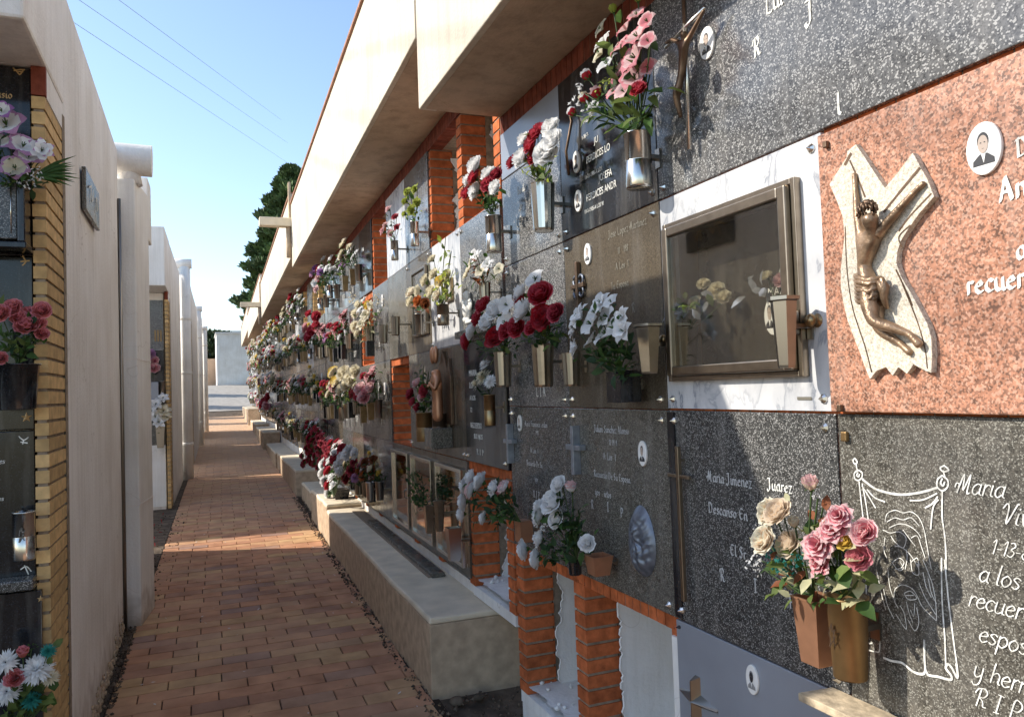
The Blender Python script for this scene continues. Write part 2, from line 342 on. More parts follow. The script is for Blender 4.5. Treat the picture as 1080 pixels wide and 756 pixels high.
# ------------------------------------------------------------------ lettering: a hand-made single stroke alphabet
G = {
'a':([[(.8,.85),(.45,1),(.12,.7),(.12,.25),(.4,0),(.75,.3)],[(.8,1),(.78,.2),(1,.02)]],1.0),
'b':([[(.15,1.8),(.15,.1),(.5,0),(.85,.3),(.85,.7),(.5,1),(.15,.75)]],1.0),
'c':([[(.8,.85),(.45,1),(.12,.7),(.12,.3),(.45,0),(.8,.18)]],.85),
'd':([[(.8,.85),(.45,1),(.12,.7),(.12,.25),(.4,0),(.75,.3)],[(.78,1.8),(.78,.2),(1,.02)]],1.0),
'e':([[(.12,.5),(.75,.65),(.5,1),(.12,.7),(.12,.25),(.45,0),(.82,.2)]],.9),
'f':([[(.75,1.6),(.45,1.8),(.3,1.4),(.3,0)],[(0,1),(.65,1)]],.7),
'g':([[(.8,.85),(.45,1),(.12,.7),(.12,.3),(.4,.05),(.78,.3)],[(.8,1),(.8,-.5),(.4,-.75),(.1,-.5)]],1.0),
'h':([[(.15,1.8),(.15,0)],[(.15,.7),(.5,1),(.8,.75),(.8,.15),(1,.02)]],1.0),
'i':([[(.15,1),(.15,.15),(.4,.02)],[(.13,1.35),(.2,1.42)]],.45),
'j':([[(.3,1),(.3,-.5),(.0,-.7)],[(.28,1.35),(.35,1.42)]],.5),
'l':([[(.15,1.8),(.15,.2),(.4,.02)]],.45),
'm':([[(.12,1),(.12,0)],[(.12,.75),(.4,1),(.6,.8),(.6,0)],[(.6,.75),(.9,1),(1.1,.8),(1.1,.15),(1.3,.02)]],1.35),
'n':([[(.12,1),(.12,0)],[(.12,.75),(.5,1),(.78,.75),(.78,.15),(1,.02)]],1.0),
'o':([[(.45,1),(.12,.7),(.12,.3),(.45,0),(.8,.3),(.8,.7),(.45,1)]],.95),
'p':([[(.15,1),(.15,-.7)],[(.15,.75),(.5,1),(.85,.7),(.85,.3),(.5,0),(.15,.2)]],1.0),
'q':([[(.8,.85),(.45,1),(.12,.7),(.12,.3),(.4,0),(.78,.25)],[(.8,1),(.8,-.7)]],1.0),
'r':([[(.15,1),(.15,0)],[(.15,.7),(.42,1),(.68,.9)]],.72),
's':([[(.7,.85),(.4,1),(.12,.8),(.65,.35),(.45,.02),(.1,.15)]],.8),
't':([[(.3,1.5),(.3,.15),(.6,.05)],[(.02,1),(.6,1)]],.65),
'u':([[(.12,1),(.12,.25),(.4,0),(.75,.25)],[(.77,1),(.77,.15),(1,.02)]],1.0),
'v':([[(.08,1),(.4,0),(.8,1),(.95,.95)]],.95),
'x':([[(.1,1),(.8,0)],[(.8,1),(.1,0)]],.9),
'y':([[(.12,1),(.15,.3),(.45,.05),(.78,.35)],[(.8,1),(.8,-.4),(.4,-.75),(.1,-.5)]],1.0),
'z':([[(.1,1),(.75,1),(.12,0),(.8,0)]],.85),
'A':([[(.0,0),(.5,1.75),(1.05,0)],[(.2,.65),(.9,.65)]],1.25),
'B':([[(.2,0),(.2,1.75),(.8,1.6),(.8,1.1),(.2,.95),(.95,.7),(.9,.15),(.2,0)]],1.2),
'D':([[(.2,1.75),(.2,0),(.8,.1),(1.1,.6),(1.05,1.3),(.7,1.7),(.0,1.6)]],1.35),
'E':([[(1,1.6),(.5,1.75),(.2,1.3),(.2,.4),(.55,0),(1,.2)],[(.2,.9),(.8,.95)]],1.2),
'F':([[(.3,0),(.3,1.7),(1.0,1.75)],[(.3,.95),(.8,.95)]],1.1),
'I':([[(.3,1.75),(.3,0)],[(.05,1.75),(.6,1.7)],[(.05,0),(.55,.05)]],.75),
'J':([[(.1,1.7),(.8,1.75),(.6,1.6),(.6,.1),(.2,-.25),(-.05,.1)]],1.05),
'L':([[(.3,1.75),(.25,.1),(1,.0),(1.05,.2)]],1.15),
'M':([[(-.25,.5),(-.2,.85),(.1,.8),(.15,.3)],[(.1,0),(.35,1.75),(.6,.3),(.95,1.75),(1.05,.1),(1.3,.1)]],1.45),
'P':([[(.25,0),(.25,1.75),(.8,1.7),(1.0,1.3),(.75,.85),(.25,.85)]],1.15),
'R':([[(.3,0),(.35,1.7)],[(-.1,1.2),(.1,1.65),(.7,1.8),(1.0,1.4),(.75,.95),(.35,.9),(.75,.6),(.9,.1),(1.2,.1)]],1.3),
'S':([[(.9,1.5),(.5,1.75),(.15,1.35),(.8,.6),(.5,0),(.05,.25)]],1.05),
'T':([[(.0,1.6),(1.1,1.75)],[(.55,1.7),(.5,0)]],1.15),
'V':([[(-.15,1.3),(.1,1.75),(.35,1.4),(.5,0),(1.0,1.7),(1.15,1.75)]],1.2),
'1':([[(.05,1.3),(.35,1.6),(.35,0)]],.6),'3':([[(.1,1.5),(.5,1.6),(.7,1.2),(.35,.85),(.75,.5),(.5,0),(.05,.15)]],.9),
'8':([[(.4,.85),(.1,1.2),(.4,1.6),(.7,1.2),(.4,.85),(.08,.4),(.4,0),(.75,.4),(.4,.85)]],.9),
'9':([[(.7,1.2),(.4,.8),(.1,1.2),(.4,1.6),(.7,1.3),(.5,0)]],.85),'-':([[(.05,.6),(.55,.6)]],.7),'.':([[(.1,0),(.17,.05)]],.35),' ':([],.6),
}
def catmull(p, n=4):
    if len(p) < 3: return p
    q = [p[0]]+list(p)+[p[-1]]; out = []
    for i in range(1, len(q)-2):
        for k in range(n):
            t = k/n; a, b, c, d = q[i-1], q[i], q[i+1], q[i+2]
            out.append(tuple(.5*((2*b[j])+(-a[j]+c[j])*t+(2*a[j]-5*b[j]+4*c[j]-d[j])*t*t+(-a[j]+3*b[j]-3*c[j]+d[j])*t**3) for j in (0,1)))
    out.append(p[-1]); return out
def catm3(p): return p
def stroke(mb, pts, w, y, style='round', d=[0]):
    for (x0, z0), (x1, z1) in zip(pts, pts[1:]):
        dx, dz = x1-x0, z1-z0; L = math.hypot(dx, dz)
        if L < 1e-7: continue
        d[0] = (d[0]+1) % 40; yy = y - d[0]*.00002
        if style == 'nib':
            nx, nz = w*.77, w*.64; ex, ez = -dz/L*w*.16, dx/L*w*.16
            P = [(x0-nx/2, z0-nz/2), (x0+nx/2, z0+nz/2), (x1+nx/2, z1+nz/2), (x1-nx/2, z1-nz/2)]
            if abs(dx*nz-dz*nx) > L*w*.15: mb.add([(a, yy, b) for a, b in P], [(0,1,2,3)])
            ww = w*.16
        else:
            ww = w*.5*(1.0 if style == 'even' else (.65+.6*abs(dz)/L))
        ex, ez = -dz/L*ww, dx/L*ww; fx, fz = dx/L*ww*.5, dz/L*ww*.5
        yy -= .00001
        mb.add([(x0+ex-fx, yy, z0+ez-fz), (x1+ex+fx, yy, z1+ez+fz), (x1-ex+fx, yy, z1-ez+fz), (x0-ex-fx, yy, z0-ez-fz)], [(0,1,2,3)])
def write(mb, s, x, z, h, style='nib', y=-.0015, w=None, slant=0, cond=None):
    if cond is None: cond = .86 if style == 'nib' else 1.0
    if w is None and style == 'nib': w = .29
    for ch in s:
        st, adv = G.get(ch, ([], .6))
        for p in st:
            q = catmull(p) if style != 'nib' else p
            q = [(x+(a*cond+b*slant)*h, z+b*h) for a, b in q]
            stroke(mb, q, (w or .2)*h, y, style)
        x += adv*h*cond*(1.12 if style == 'nib' else 1)
    return x
def sans(mb, s, x, z, size, y=-.0015, bold=0, sx=1):
    cu = bpy.data.curves.new('t', 'FONT'); cu.body = s; cu.size = size; cu.extrude = .0006; cu.offset = bold
    o = bpy.data.objects.new('t', cu); COL.objects.link(o)
    dg = bpy.context.evaluated_depsgraph_get(); me = bpy.data.meshes.new_from_object(o.evaluated_get(dg))
    mb.add([(x+v.co.x*sx, y-v.co.z, z+v.co.y) for v in me.vertices], [tuple(p.vertices) for p in me.polygons])
    bpy.data.objects.remove(o); bpy.data.curves.remove(cu); bpy.data.meshes.remove(me)

# ------------------------------------------------------------------ flowers
def bloom_mb(kind, rn):
    mb = MB()
    def pet(az, r0, r1, wid, z0, z1, curl, ruff=0, n=4, m=4, twist=0, point=.35, edge=True):
        P = []
        for i in range(n+1):
            t = i/n; row = []
            rr = r0+(r1-r0)*t; zz = z0+(z1-z0)*math.sin(t*PI/2) - curl*max(0, t-.6)**2*6*.4
            wv = wid*(.18*(1-t)+math.sin(PI*(.03+.95*t)**(1.15 if point < .3 else .9)) if point < .5 else (.25+.75*(1-t)))
            for j in range(m+1):
                s = (j/m-.5)*2
                a = az+twist*t; off = s*wv
                x = rr*math.cos(a)-off*math.sin(a); y = rr*math.sin(a)+off*math.cos(a)
                z = zz+.10*wid*s*s*(1-t)+(rn.uniform(-ruff, ruff) if t > .4 else 0)
                row.append((x, y, z))
            P.append(row)
        mb.grid(P, 0, True, (lambda i, j: 1 if i >= n-(2 if n > 5 else 1) or (n > 5 and i > 2 and j in (0, m-1)) else 0) if edge else None)
    def cup(az, r, wid_a, h, curl, z0, n=4, m=5):
        P = []
        for i in range(n+1):
            t = i/n; row = []
            for j in range(m+1):
                s = (j/m-.5)*2; a = az+s*wid_a*(.75+.25*math.sin(PI*min(1, t+.15)))
                rr = r*(.25+.75*math.sin(min(1, t*1.2)*PI/2)**.8) + curl*max(0, t-.6)*1.1 + (.06*math.sin(s*5+az*3)*min(1, (t-.55)*3) if t > .55 else 0) - .05*(1-abs(s))*t*(r < .5)
                z = z0+h*(t-.3*max(0, abs(s)-.25)**1.5*t) - curl*max(0, t-.72)*.9 + (.045*math.sin(s*6+az*2)*min(1, (t-.55)*3) if t > .55 else 0)
                row.append((rr*math.cos(a), rr*math.sin(a), z))
            P.append(row)
        mb.grid(P, 0, True, lambda i, j: 1 if i == n-1 else 0)
    if kind == 'rose':
        for L, (r, n, h, c) in enumerate([(.09,2,1.02,.0),(.19,3,1.02,.03),(.31,3,1.0,.08),(.44,4,.95,.16),(.57,4,.86,.26),(.69,5,.72,.36),(.78,5,.52,.46)]):
            for k in range(n):
                cup(2*PI*k/n+L*.9+rn.uniform(-.2,.2), r*rn.uniform(.92,1.08), PI/n*1.35, h*rn.uniform(.92,1.08), c, -.25+.01*L, 5, 6)
    elif kind == 'bud':
        for L, (r, n, h, c) in enumerate([(.22,3,1.25,.0),(.4,4,1.2,.05),(.52,4,1.0,.14)]):
            for k in range(n): cup(2*PI*k/n+L*.7, r, PI/n*1.5, h, c, -.3)
    elif kind == 'carnation':
        for L, (r, n, z) in enumerate([(.3,6,.55),(.5,8,.45),(.72,10,.28),(.95,12,.08)]):
            for k in range(n):
                pet(2*PI*k/n+L*.3+rn.uniform(-.2,.2), .05, r*rn.uniform(.85,1.1), .30, -.1, z+.1+rn.uniform(-.08,.08), .1, .06, 4, 5, rn.uniform(-.2,.2), 0)
    elif kind == 'mum':
        for L, (r, n, z) in enumerate([(.3,10,.6),(.52,14,.5),(.74,18,.3),(.93,20,.06),(.95,18,-.15)]):
            for k in range(n):
                a = 2*PI*k/n+L*.2+rn.uniform(-.08,.08)
                pet(a, .05, r*rn.uniform(.88,1.08), .085, 0, z+rn.uniform(-.05,.05), -.05, .01, 3, 2, 0, .4, False)
    elif kind == 'lily':
        for k in range(6):
            pet(2*PI*k/6+rn.uniform(-.1,.1), .04, rn.uniform(.85,1.1), .3, 0, .38+.12*(k % 2), .5, .015, 5, 4, rn.uniform(-.15,.15), .45)
        for k in range(5): pet(2*PI*k/5+.3+rn.uniform(-.2,.2), .04, rn.uniform(.5,.7), .24, .05, .6, .2, .015, 5, 4, rn.uniform(-.15,.15), .45)
        for k in range(5): mb.tube([(0,0,0),(.1*math.cos(k*1.25),.1*math.sin(k*1.25),.5)], .018, 4, 2)
    elif kind == 'open':
        for k in range(5):
            pet(2*PI*k/5+rn.uniform(-.1,.1), .03, rn.uniform(.9,1.05), .44, -.1, .34+.05*(k%2), .5, .035, 6, 6, rn.uniform(-.12,.12), 0)
        for k in range(5): mb.tube([(0,0,0),(.12*math.cos(k*1.25),.12*math.sin(k*1.25),.35)], .03, 4, 2)
    elif kind == 'fluff':   # tiny sprigs
        for k in range(16):
            a = rn.uniform(0, 2*PI); r = rn.uniform(.2,1); c = Vector((r*math.cos(a), r*math.sin(a), rn.uniform(-.2,.6)))
            for q in range(3):
                d = Vector((rn.uniform(-1,1), rn.uniform(-1,1), rn.uniform(-1,1))).normalized()*.2; e = d.orthogonal().normalized()*.08
                mb.add([c-d, c+e, c+d, c-e], [(0,1,2,3)], 0, False)
    if kind in ('rose','bud','carnation'):
        mb.lathe([(.02,-.45),(.2,-.3),(.28,-.05),(.2,.1)], 7, mi=2)
        for k in range(5):
            a = 2*PI*k/5; P = [Vector((.1*math.cos(a), .1*math.sin(a), -.3)), Vector((.42*math.cos(a-.2), .42*math.sin(a-.2), -.05)), Vector((.62*math.cos(a), .62*math.sin(a), -.12)), Vector((.42*math.cos(a+.2), .42*math.sin(a+.2), -.05))]
            mb.add(P, [(0,1,2,3)], 2, True)
    return mb
_bm = {}
def bloom_mesh(kind, c1, c2=None, c3='green', var=None):
    var = R.randrange(3) if var is None else var
    k = (kind, var, c1, c2, c3)
    if k not in _bm:
        mb = bloom_mb(kind, random.Random(len(kind)*13+var*31))
        _bm[k] = mb.mesh(kind+'_bloom', [petal(c1), petal(c2 or {'red':'rose','wine':'rose','salmon':'pink','pink':'palepink','peach':'peachrim'}.get(c1, c1)), petal(c3)])
    return _bm[k]
def leaf(mb, p, d, up, L, w, fold=.25, mi=0, tip=1.0):
    d = d.normalized(); s = d.cross(up)
    s = s.normalized() if s.length > 1e-4 else d.orthogonal().normalized(); n = s.cross(d)
    def P(t, a, h): return p+d*(L*t)+s*(w*a)+n*(L*h)
    vs = [P(0,0,0), P(.3,-.42,fold*.35), P(.3,0,.02), P(.3,.42,fold*.35), P(.65,-.36,fold*.2), P(.65,0,-.03), P(.65,.36,fold*.2), P(1,0,-.16*tip)]
    mb.add(vs, [(0,2,1),(0,3,2),(1,2,5,4),(2,3,6,5),(4,5,7),(5,6,7)], mi, True)
def rdir(rn=R): 
    while True:
        v = Vector((rn.uniform(-1,1), rn.uniform(-1,1), rn.uniform(-1,1)))
        if .1 < v.length < 1: return v.normalized()
def aim(o, d):
    q = d.to_track_quat('Z', 'Y'); o.rotation_euler = (q @ Matrix.Rotation(R.uniform(0, 6.28), 3, 'Z').to_quaternion()).to_euler()
def foliage(root, base, tips, n, cols, L=(.035,.06), wr=.5, jit=.025, name='foliage', palm=0, back=.05):
    mb = MB(); mats = [petal(c) for c in cols]+[M['stem']]
    for t in tips:
        mid = (base+t)/2 + rdir()*.01
        mb.tube([base, mid, t], .0022, 4, len(cols), False)
    for i in range(int(n*1.45)):
        t = R.choice(tips); k = R.uniform(.35,1.0); p = base.lerp(t, k)+rdir()*jit*R.uniform(.3,1.6)
        if p.y > back: p.y = back
        d = (t-base).normalized()*.5+rdir()*.9+Vector((0,-.35,.1))
        l = R.uniform(*L); leaf(mb, p, d, rdir()*.4+Vector((0,-.6,.8)), l, l*wr*R.uniform(.8,1.2), .25, R.randrange(len(cols)), R.uniform(0,2))
    for i in range(palm):
        t = R.choice(tips); d = (t-base).normalized()*.6+rdir()*.8
        leaf(mb, base.lerp(t, .7), d, Vector((0,-1,.2)), .12, .012, .2, 0)
    return mb.build(name, mats, root)
def bouquet(name, label, base, blooms, nleaf, lcols, off=.17, grp=None, cat='bouquet', L=(.03,.055), jit=.03, face=None, extra=None, wr=.55, plane=None, boff=None, bname='bloom'):
    """base (px,py); blooms (px,py,rpx,kind,colour,edge)"""
    if plane is None:
        b = wp(*base, boff if boff is not None else off*.6); rz = rotw(b.y)
    else: b = py_(*base, plane-(boff if boff is not None else off*.6)); rz = 0
    root = empty(name, b, rz, label, cat, grp); Ri = Matrix.Rotation(-rz, 3, 'Z')
    tips = []; z0 = Vector((0,0,.0))
    for bl in blooms:
        px, py, rp, kind, c1 = bl[:5]; c2 = bl[5] if len(bl) > 5 else None; c3 = bl[6] if len(bl) > 6 else 'green'
        o_ = off+R.uniform(-.025,.025)
        w = wp(px, py, o_) if plane is None else py_(px, py, plane-o_)
        lp = Ri @ (w-b); r = rp*1.3*depth(w)/F
        o = bpy.data.objects.new(bname, bloom_mesh(kind, c1, c2, c3)); COL.objects.link(o); o.parent = root
        o.location = lp; o.scale = (r, r, r)
        d = lp.normalized()*.55+Vector((0,-.75,.1))+rdir()*.25
        if kind == 'bud': d = lp.normalized()*.8+Vector((0,-.2,.5))
        if face: d = d*.5+Vector(face)
        aim(o, d)
        tips.append(lp-d.normalized()*r*.4)
    ex = [Ri @ ((wp(x, y, off*.8) if plane is None else py_(x, y, plane-off*.8))-b) for x, y in (extra or [])]
    foliage(root, z0, tips+ex*2, nleaf, lcols, L, wr, jit, back=(boff or off*.6)-.012)
    return root

# ------------------------------------------------------------------ vases
def vase_mb(kind, r, h):
    mb = MB()
    if kind == 'round':
        mb.lathe([(0,0),(r*.8,0),(r*.82,h*.02),(r*.98,h*.96),(r*1.06,h*.97),(r*1.06,h),(r*.9,h),(r*.88,h*.6),(0,h*.6)], 20)
    elif kind == 'cylinder':
        mb.lathe([(0,0),(r*.95,0),(r,h*.03),(r,h*.47),(r*.965,h*.48),(r*.965,h*.5),(r,h*.51),(r,h*.97),(r*1.08,h*.975),(r*1.08,h),(r*.9,h),(r*.9,h*.6),(0,h*.6)], 20)
    elif kind == 'fluted':
        n = 20; vs = []; prof = [(.78,0),(.84,.05),(1,.98),(1.02,1),(.85,1),(.8,.6)]
        P = []
        for q, z in prof:
            P.append([(r*q*(1+.1*(k % 2))*math.cos(2*PI*k/n), r*q*(1+.1*(k % 2))*math.sin(2*PI*k/n), h*z) for k in range(n+1)])
        mb.grid(P, 0, False); mb.lathe([(0,.001),(r*.8,.001)], 12); mb.lathe([(0,h*.6),(r*.8,h*.6)], 12)
    elif kind == 'square':
        a = r*1.25
        mb.lathe([(0,0),(a*.72,0),(a*.74,h*.03),(a,h*.97),(a*1.06,h*.975),(a*1.06,h),(a*.92,h),(a*.8,h*.6),(0,h*.6)], 4, smooth=False)
    elif kind == 'hexagon':
        a = r*1.1
        mb.lathe([(0,0),(a*.62,0),(a*.66,h*.04),(a*.97,h*.93),(a*1.18,h*.95),(a*1.18,h),(a*.95,h),(a*.8,h*.6),(0,h*.6)], 6, smooth=False)
    elif kind == 'box':
        mb.box(-r,r,-r*.8,r*.8,0,h); mb.box(-r*.85,r*.85,-r*.65,r*.65,h,h+.004)
    return mb
def vase(label, top, bot, wpx, kind, mat, off=.09, name='flower_vase', plane=None, bracket=True, grp=None, emblem=None, cat='vase'):
    t = wp(*top, off) if plane is None else py_(*top, plane-off); rz = rotw(t.y) if plane is None else 0
    b = wp(*bot, off) if plane is None else py_(*bot, plane-off)
    h = t.z-b.z; r = wpx*.5*depth(t)/F
    root = empty(name, (t.x, t.y, b.z), rz, label, cat, grp)
    vase_mb(kind, r, h).build('body', mat, root, fix=True)
    if bracket:
        mb = MB(); mb.box(-r*.35, r*.35, r*.7, off-.001, h*.55, h*.62); mb.box(-r*.3,r*.3,off-.006,off-.001,h*.4,h*.75)
        mb.build('bracket', 'steel_dk', root)
    if emblem:
        e = MB(); pts = [(-.5,-.9),(-.3,-.3),(-.5,.1),(0,.9),(.1,.3),(.5,.5),(.2,-.1),(.45,-.7)]
        s = h*.16; stroke(e, [(a*s*.6, h*.55+c*s) for a, c in catmull(pts)], .004, -r*1.06, 'even'); stroke(e, [(-.3*s, h*.4), (.3*s, h*.55)], .003, -r*1.06, 'even')
        e.build('emblem', emblem, root)
    return root

# ------------------------------------------------------------------ memorial slabs (local frame: x right, -y out of the wall, z up)
BR = 1.0
class Slab:
    def __init__(s, label, Yc, z0, w, h, mat, proud=.0, cat='memorial', plane=None, xc=None, name='memorial_plaque', gap=.001, grp=None, t=.025):
        s.plane = plane; s.w = w; s.h = h; s.proud = proud
        if plane is None: loc = (wx(Yc)-proud, Yc, z0); rz = rotw(Yc)
        else: loc = (xc, plane-proud, z0); rz = 0
        s.root = empty(name, loc, rz, label, cat, grp); s.rz = rz; s.loc = Vector(loc); s.Ri = Matrix.Rotation(-rz, 3, 'Z')
        mb = MB(); mb.box(-w/2+gap, w/2-gap, 0, t, gap, h-gap); mb.build('panel', mat, s.root, .003)
    def l(s, px, py, off=0):
        w = wp(px, py, s.proud+off) if s.plane is None else py_(px, py, s.plane-s.proud-off)
        return s.Ri @ (w-s.loc)
    def xz(s, px, py): p = s.l(px, py); return (p.x, p.z)
    def bolts(s, corners='abcd', inset=.035, mat='silver', size=.013):
        for c in corners:
            x = (-1 if c in 'ac' else 1)*(s.w/2-inset); z = inset if c in 'cd' else s.h-inset
            mb = MB(); mb.lathe([(size,0),(size*.95,.004),(size*.45,.010),(.0,.02)], 8, smooth=False)
            o = mb.build('bolt', mat, s.root); o.location = (x, 0, z); o.rotation_euler = (PI/2, 0, 0)
    def text(s, items, mat='letter_w', name='lettering'):
        mb = MB()
        for it in items:
            st, px, py, h = it[:4]; style = it[4] if len(it) > 4 else 'nib'; kw = it[5] if len(it) > 5 else {}
            x, z = s.xz(px, py)
            if style == 'sans': sans(mb, st, x, z, h, **kw)
            else: write(mb, st, x, z, h, style, **kw)
        return mb.build(name, mat, s.root)
    def ltext(s, items, mat='letter_w', name='lettering'):
        mb = MB()
        for st, x, z, h, style, kw in items:
            if style == 'sans': sans(mb, st, x, z, h, **kw)
            else: write(mb, st, x, z, h, style, **kw)
        return mb.build(name, mat, s.root)
    def strokes(s, polys, w, mat='letter_w', name='engraving', smooth=True):
        mb = MB()
        for p in polys:
            q = [s.xz(*a) for a in p]; stroke(mb, catmull(q, 5) if smooth else q, w, -.0015, 'even')
        return mb.build(name, mat, s.root)
    def portrait(s, x, z, a, b, suit='ink', face='skinp', couple=False):
        rim = MB(); n = 28
        rim.hexa([(x+a*math.cos(2*PI*k/n), 0, z+b*math.sin(2*PI*k/n)) for k in range(n)], [(x+a*math.cos(2*PI*k/n), -.008, z+b*math.sin(2*PI*k/n)) for k in range(n)])
        o = rim.build('portrait', 'porcelain', s.root, .002, fix=True)
        f = MB()
        def blob(cx, cz, rx, rz_, mi, y, lo=None):
            m_ = 20; vs = [(cx+rx*math.cos(2*PI*k/m_), y, max(lo if lo is not None else -9, cz+rz_*math.sin(2*PI*k/m_))) for k in range(m_)]
            f.add(vs, [tuple(range(m_))], mi)
        for dx in ((-.33*a, .33*a) if couple else (0,)):
            q = .75 if couple else 1
            P = [(x+dx-a*.62*q, z-b*.62), (x+dx+a*.62*q, z-b*.62), (x+dx+a*.6*q, z-b*.42), (x+dx+a*.22*q, z-b*.2), (x+dx-a*.22*q, z-b*.2), (x+dx-a*.6*q, z-b*.42)]
            f.add([(u, -.0085, v) for u, v in P], [tuple(range(6))], 0)
            f.add([(x+dx-a*.12, -.0088, z-b*.2), (x+dx+a*.12, -.0088, z-b*.2), (x+dx, -.0088, z-b*.55)], [(0,1,2)], 2)
            blob(x+dx, z+b*.28, a*.33*q, b*.33, 0, -.0086); blob(x+dx, z+b*.16, a*.29*q, b*.34, 1, -.009)
            for e in (-1, 1): blob(x+dx+e*a*.11*q, z+b*.22, a*.05, b*.022, 0, -.0093)
            f.add([(x+dx-a*.08, -.0093, z+b*.0), (x+dx+a*.08, -.0093, z+b*.0), (x+dx, -.0093, z-b*.02)], [(0,1,2)], 0)
        f.build('photo_figure', [suit, face, 'porcelain'], o)
        return o
    def cross(s, x, z, h, w, t=.012, d=.018, mat='pewter2', at=.68, y=0):
        mb = MB(); mb.box(x-t/2, x+t/2, y-d, y, z, z+h); zz = z+h*at; mb.box(x-w/2, x-t/2, y-d*.95, y-.001, zz-t/2, zz+t/2); mb.box(x+t/2, x+w/2, y-d*.95, y-.001, zz-t/2, zz+t/2)
        return mb.build('cross', mat, s.root, .002)
def skin(name, P, E, mat, parent, sub=2, smooth=True):
    ks = list(P); me = bpy.data.meshes.new(name); me.from_pydata([P[k][0] for k in ks], [(ks.index(a), ks.index(b)) for a, b in E], [])
    o = bpy.data.objects.new(name, me); COL.objects.link(o); o.parent = parent
    md = o.modifiers.new('s', 'SKIN'); md.use_smooth_shade = True
    sv = me.skin_vertices[0].data
    for i, k in enumerate(ks):
        r = P[k][1]; sv[i].radius = r if isinstance(r, tuple) else (r, r); sv[i].use_root = (i == 0)
    me.materials.append(M[mat]); o.modifiers.new('d', 'SUBSURF').levels = sub; o.modifiers['d'].render_levels = sub
    return o
def ellip(mb, c, rx, ry, rz, n=12, mi=0, jit=0):
    P = []
    for i in range(n//2+1):
        t = PI*i/(n//2); P.append([(c[0]+rx*math.sin(t)*math.cos(2*PI*k/n)*(1+R.uniform(-jit,jit)), c[1]+ry*math.sin(t)*math.sin(2*PI*k/n), c[2]+rz*math.cos(t)) for k in range(n)])
    for row in P: row.append(row[0])
    mb.grid(P, mi)

# ================================================================== CAMERA, LIGHT, SKY
cam = bpy.data.cameras.new('camera'); co = bpy.data.objects.new('camera', cam); COL.objects.link(co); SC.camera = co
cam.sensor_width = 36; cam.lens = 36*F/1080; cam.clip_end = 5000; cam.clip_start = .02
# image axes in world
rx = Vector((cx_.x, cy_.x, -cd_.x)); dn = Vector((cx_.y, cy_.y, -cd_.y)); fw = Vector((cx_.z, cy_.z, -cd_.z))
co.matrix_world = Matrix((( rx.x, -dn.x, -fw.x, 0), (rx.y, -dn.y, -fw.y, 0), (rx.z, -dn.z, -fw.z, 0), (0,0,0,1)))
sunv = Vector((-1, .41, .74)).normalized()
sl = bpy.data.lights.new('sun', 'SUN'); sl.energy = 3.3; sl.angle = math.radians(.5); sl.color = (1, .93, .82)
so = bpy.data.objects.new('sun', sl); COL.objects.link(so); so.rotation_euler = sunv.to_track_quat('Z', 'Y').to_euler(); so.location = (-5, 5, 10)
w = bpy.data.worlds.new('World'); SC.world = w; w.use_nodes = True; nt = w.node_tree
sky = nt.nodes.new('ShaderNodeTexSky'); sky.sky_type = 'NISHITA'; sky.sun_disc = False
sky.sun_elevation = math.asin(sunv.z); sky.sun_rotation = math.atan2(sunv.x, sunv.y); sky.air_density = 1.0; sky.dust_density = .6; sky.ozone_density = 1.2
bg = nt.nodes['Background']; bg.inputs[1].default_value = .145; nt.links.new(sky.outputs[0], bg.inputs[0])
SC.view_settings.view_transform = 'Standard'; SC.view_settings.look = 'None'; SC.view_settings.exposure = .97; SC.view_settings.gamma = 1
SC.render.engine = 'CYCLES'
SC.cycles.max_bounces = 9; SC.cycles.diffuse_bounces = 6

#@@ SETTING
# ================================================================== GROUND
mb = MB(); ys = [-8,-4,0,4,8,12,16,24,38,42,46,52,60,100,900]; xs = [-300,-40,-10,-3,0,3,10,40,300]
mb.grid([[(x, y, gz(y)-.02) for x in xs] for y in ys], 0, False)
tag(mb.build('ground', 'dirt'), kind='structure')
mb = MB()
mb.grid([[(x, y, gz(y)-.012) for x in (-.52+DR*max(0, y-3)-.02, 1.13+DR*max(0, y-3))] for y in [-2+.8*k for k in range(51)]], 0, False)
tag(mb.build('path_bed', 'bed'), kind='structure')
mb = MB(); y = -1.5; row = 0; PL, PW = .285, .138
while y < 38:
    x = -.52-R.uniform(0,.02)-(PL/2 if row % 2 else 0)+R.uniform(-.012,.012); sh = DR*max(0, y-3)
    while x < 1.08:
        x0 = max(x, -.53); x1 = min(x+PL, 1.09+R.uniform(-.015,.012))
        if x1-x0 > .03:
            g = .0028; dz = R.uniform(-.0032,.001); sl_ = R.uniform(-.0012,.0012)
            z0 = gz(y); z1 = gz(y+PW); a, b = x0+g+sh, x1-g+sh; e = .003
            vs = [(a, y+g, z0-.02), (b, y+g, z0-.02), (b, y+PW-g, z1-.02), (a, y+PW-g, z1-.02),
                  (a, y+g, z0-.004+dz), (b, y+g, z0-.004+dz+sl_), (b, y+PW-g, z1-.004+dz+sl_), (a, y+PW-g, z1-.004+dz),
                  (a+e, y+g+e, z0+dz), (b-e, y+g+e, z0+dz+sl_), (b-e, y+PW-g-e, z1+dz+sl_), (a+e, y+PW-g-e, z1+dz)]
            mb.add(vs, [(0,1,5,4),(1,2,6,5),(2,3,7,6),(3,0,4,7),(4,5,9,8),(5,6,10,9),(6,7,11,10),(7,4,8,11),(8,9,10,11)])
        x += PL
    y += PW; row += 1
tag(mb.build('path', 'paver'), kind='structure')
mb = MB(); mb.grid([[(x, y, gz(y)+.004) for x in (-30, 0, 12)] for y in (40,42,44,46,49,51.8)], 0, False)
tag(mb.build('road', 'asphalt'), kind='structure')
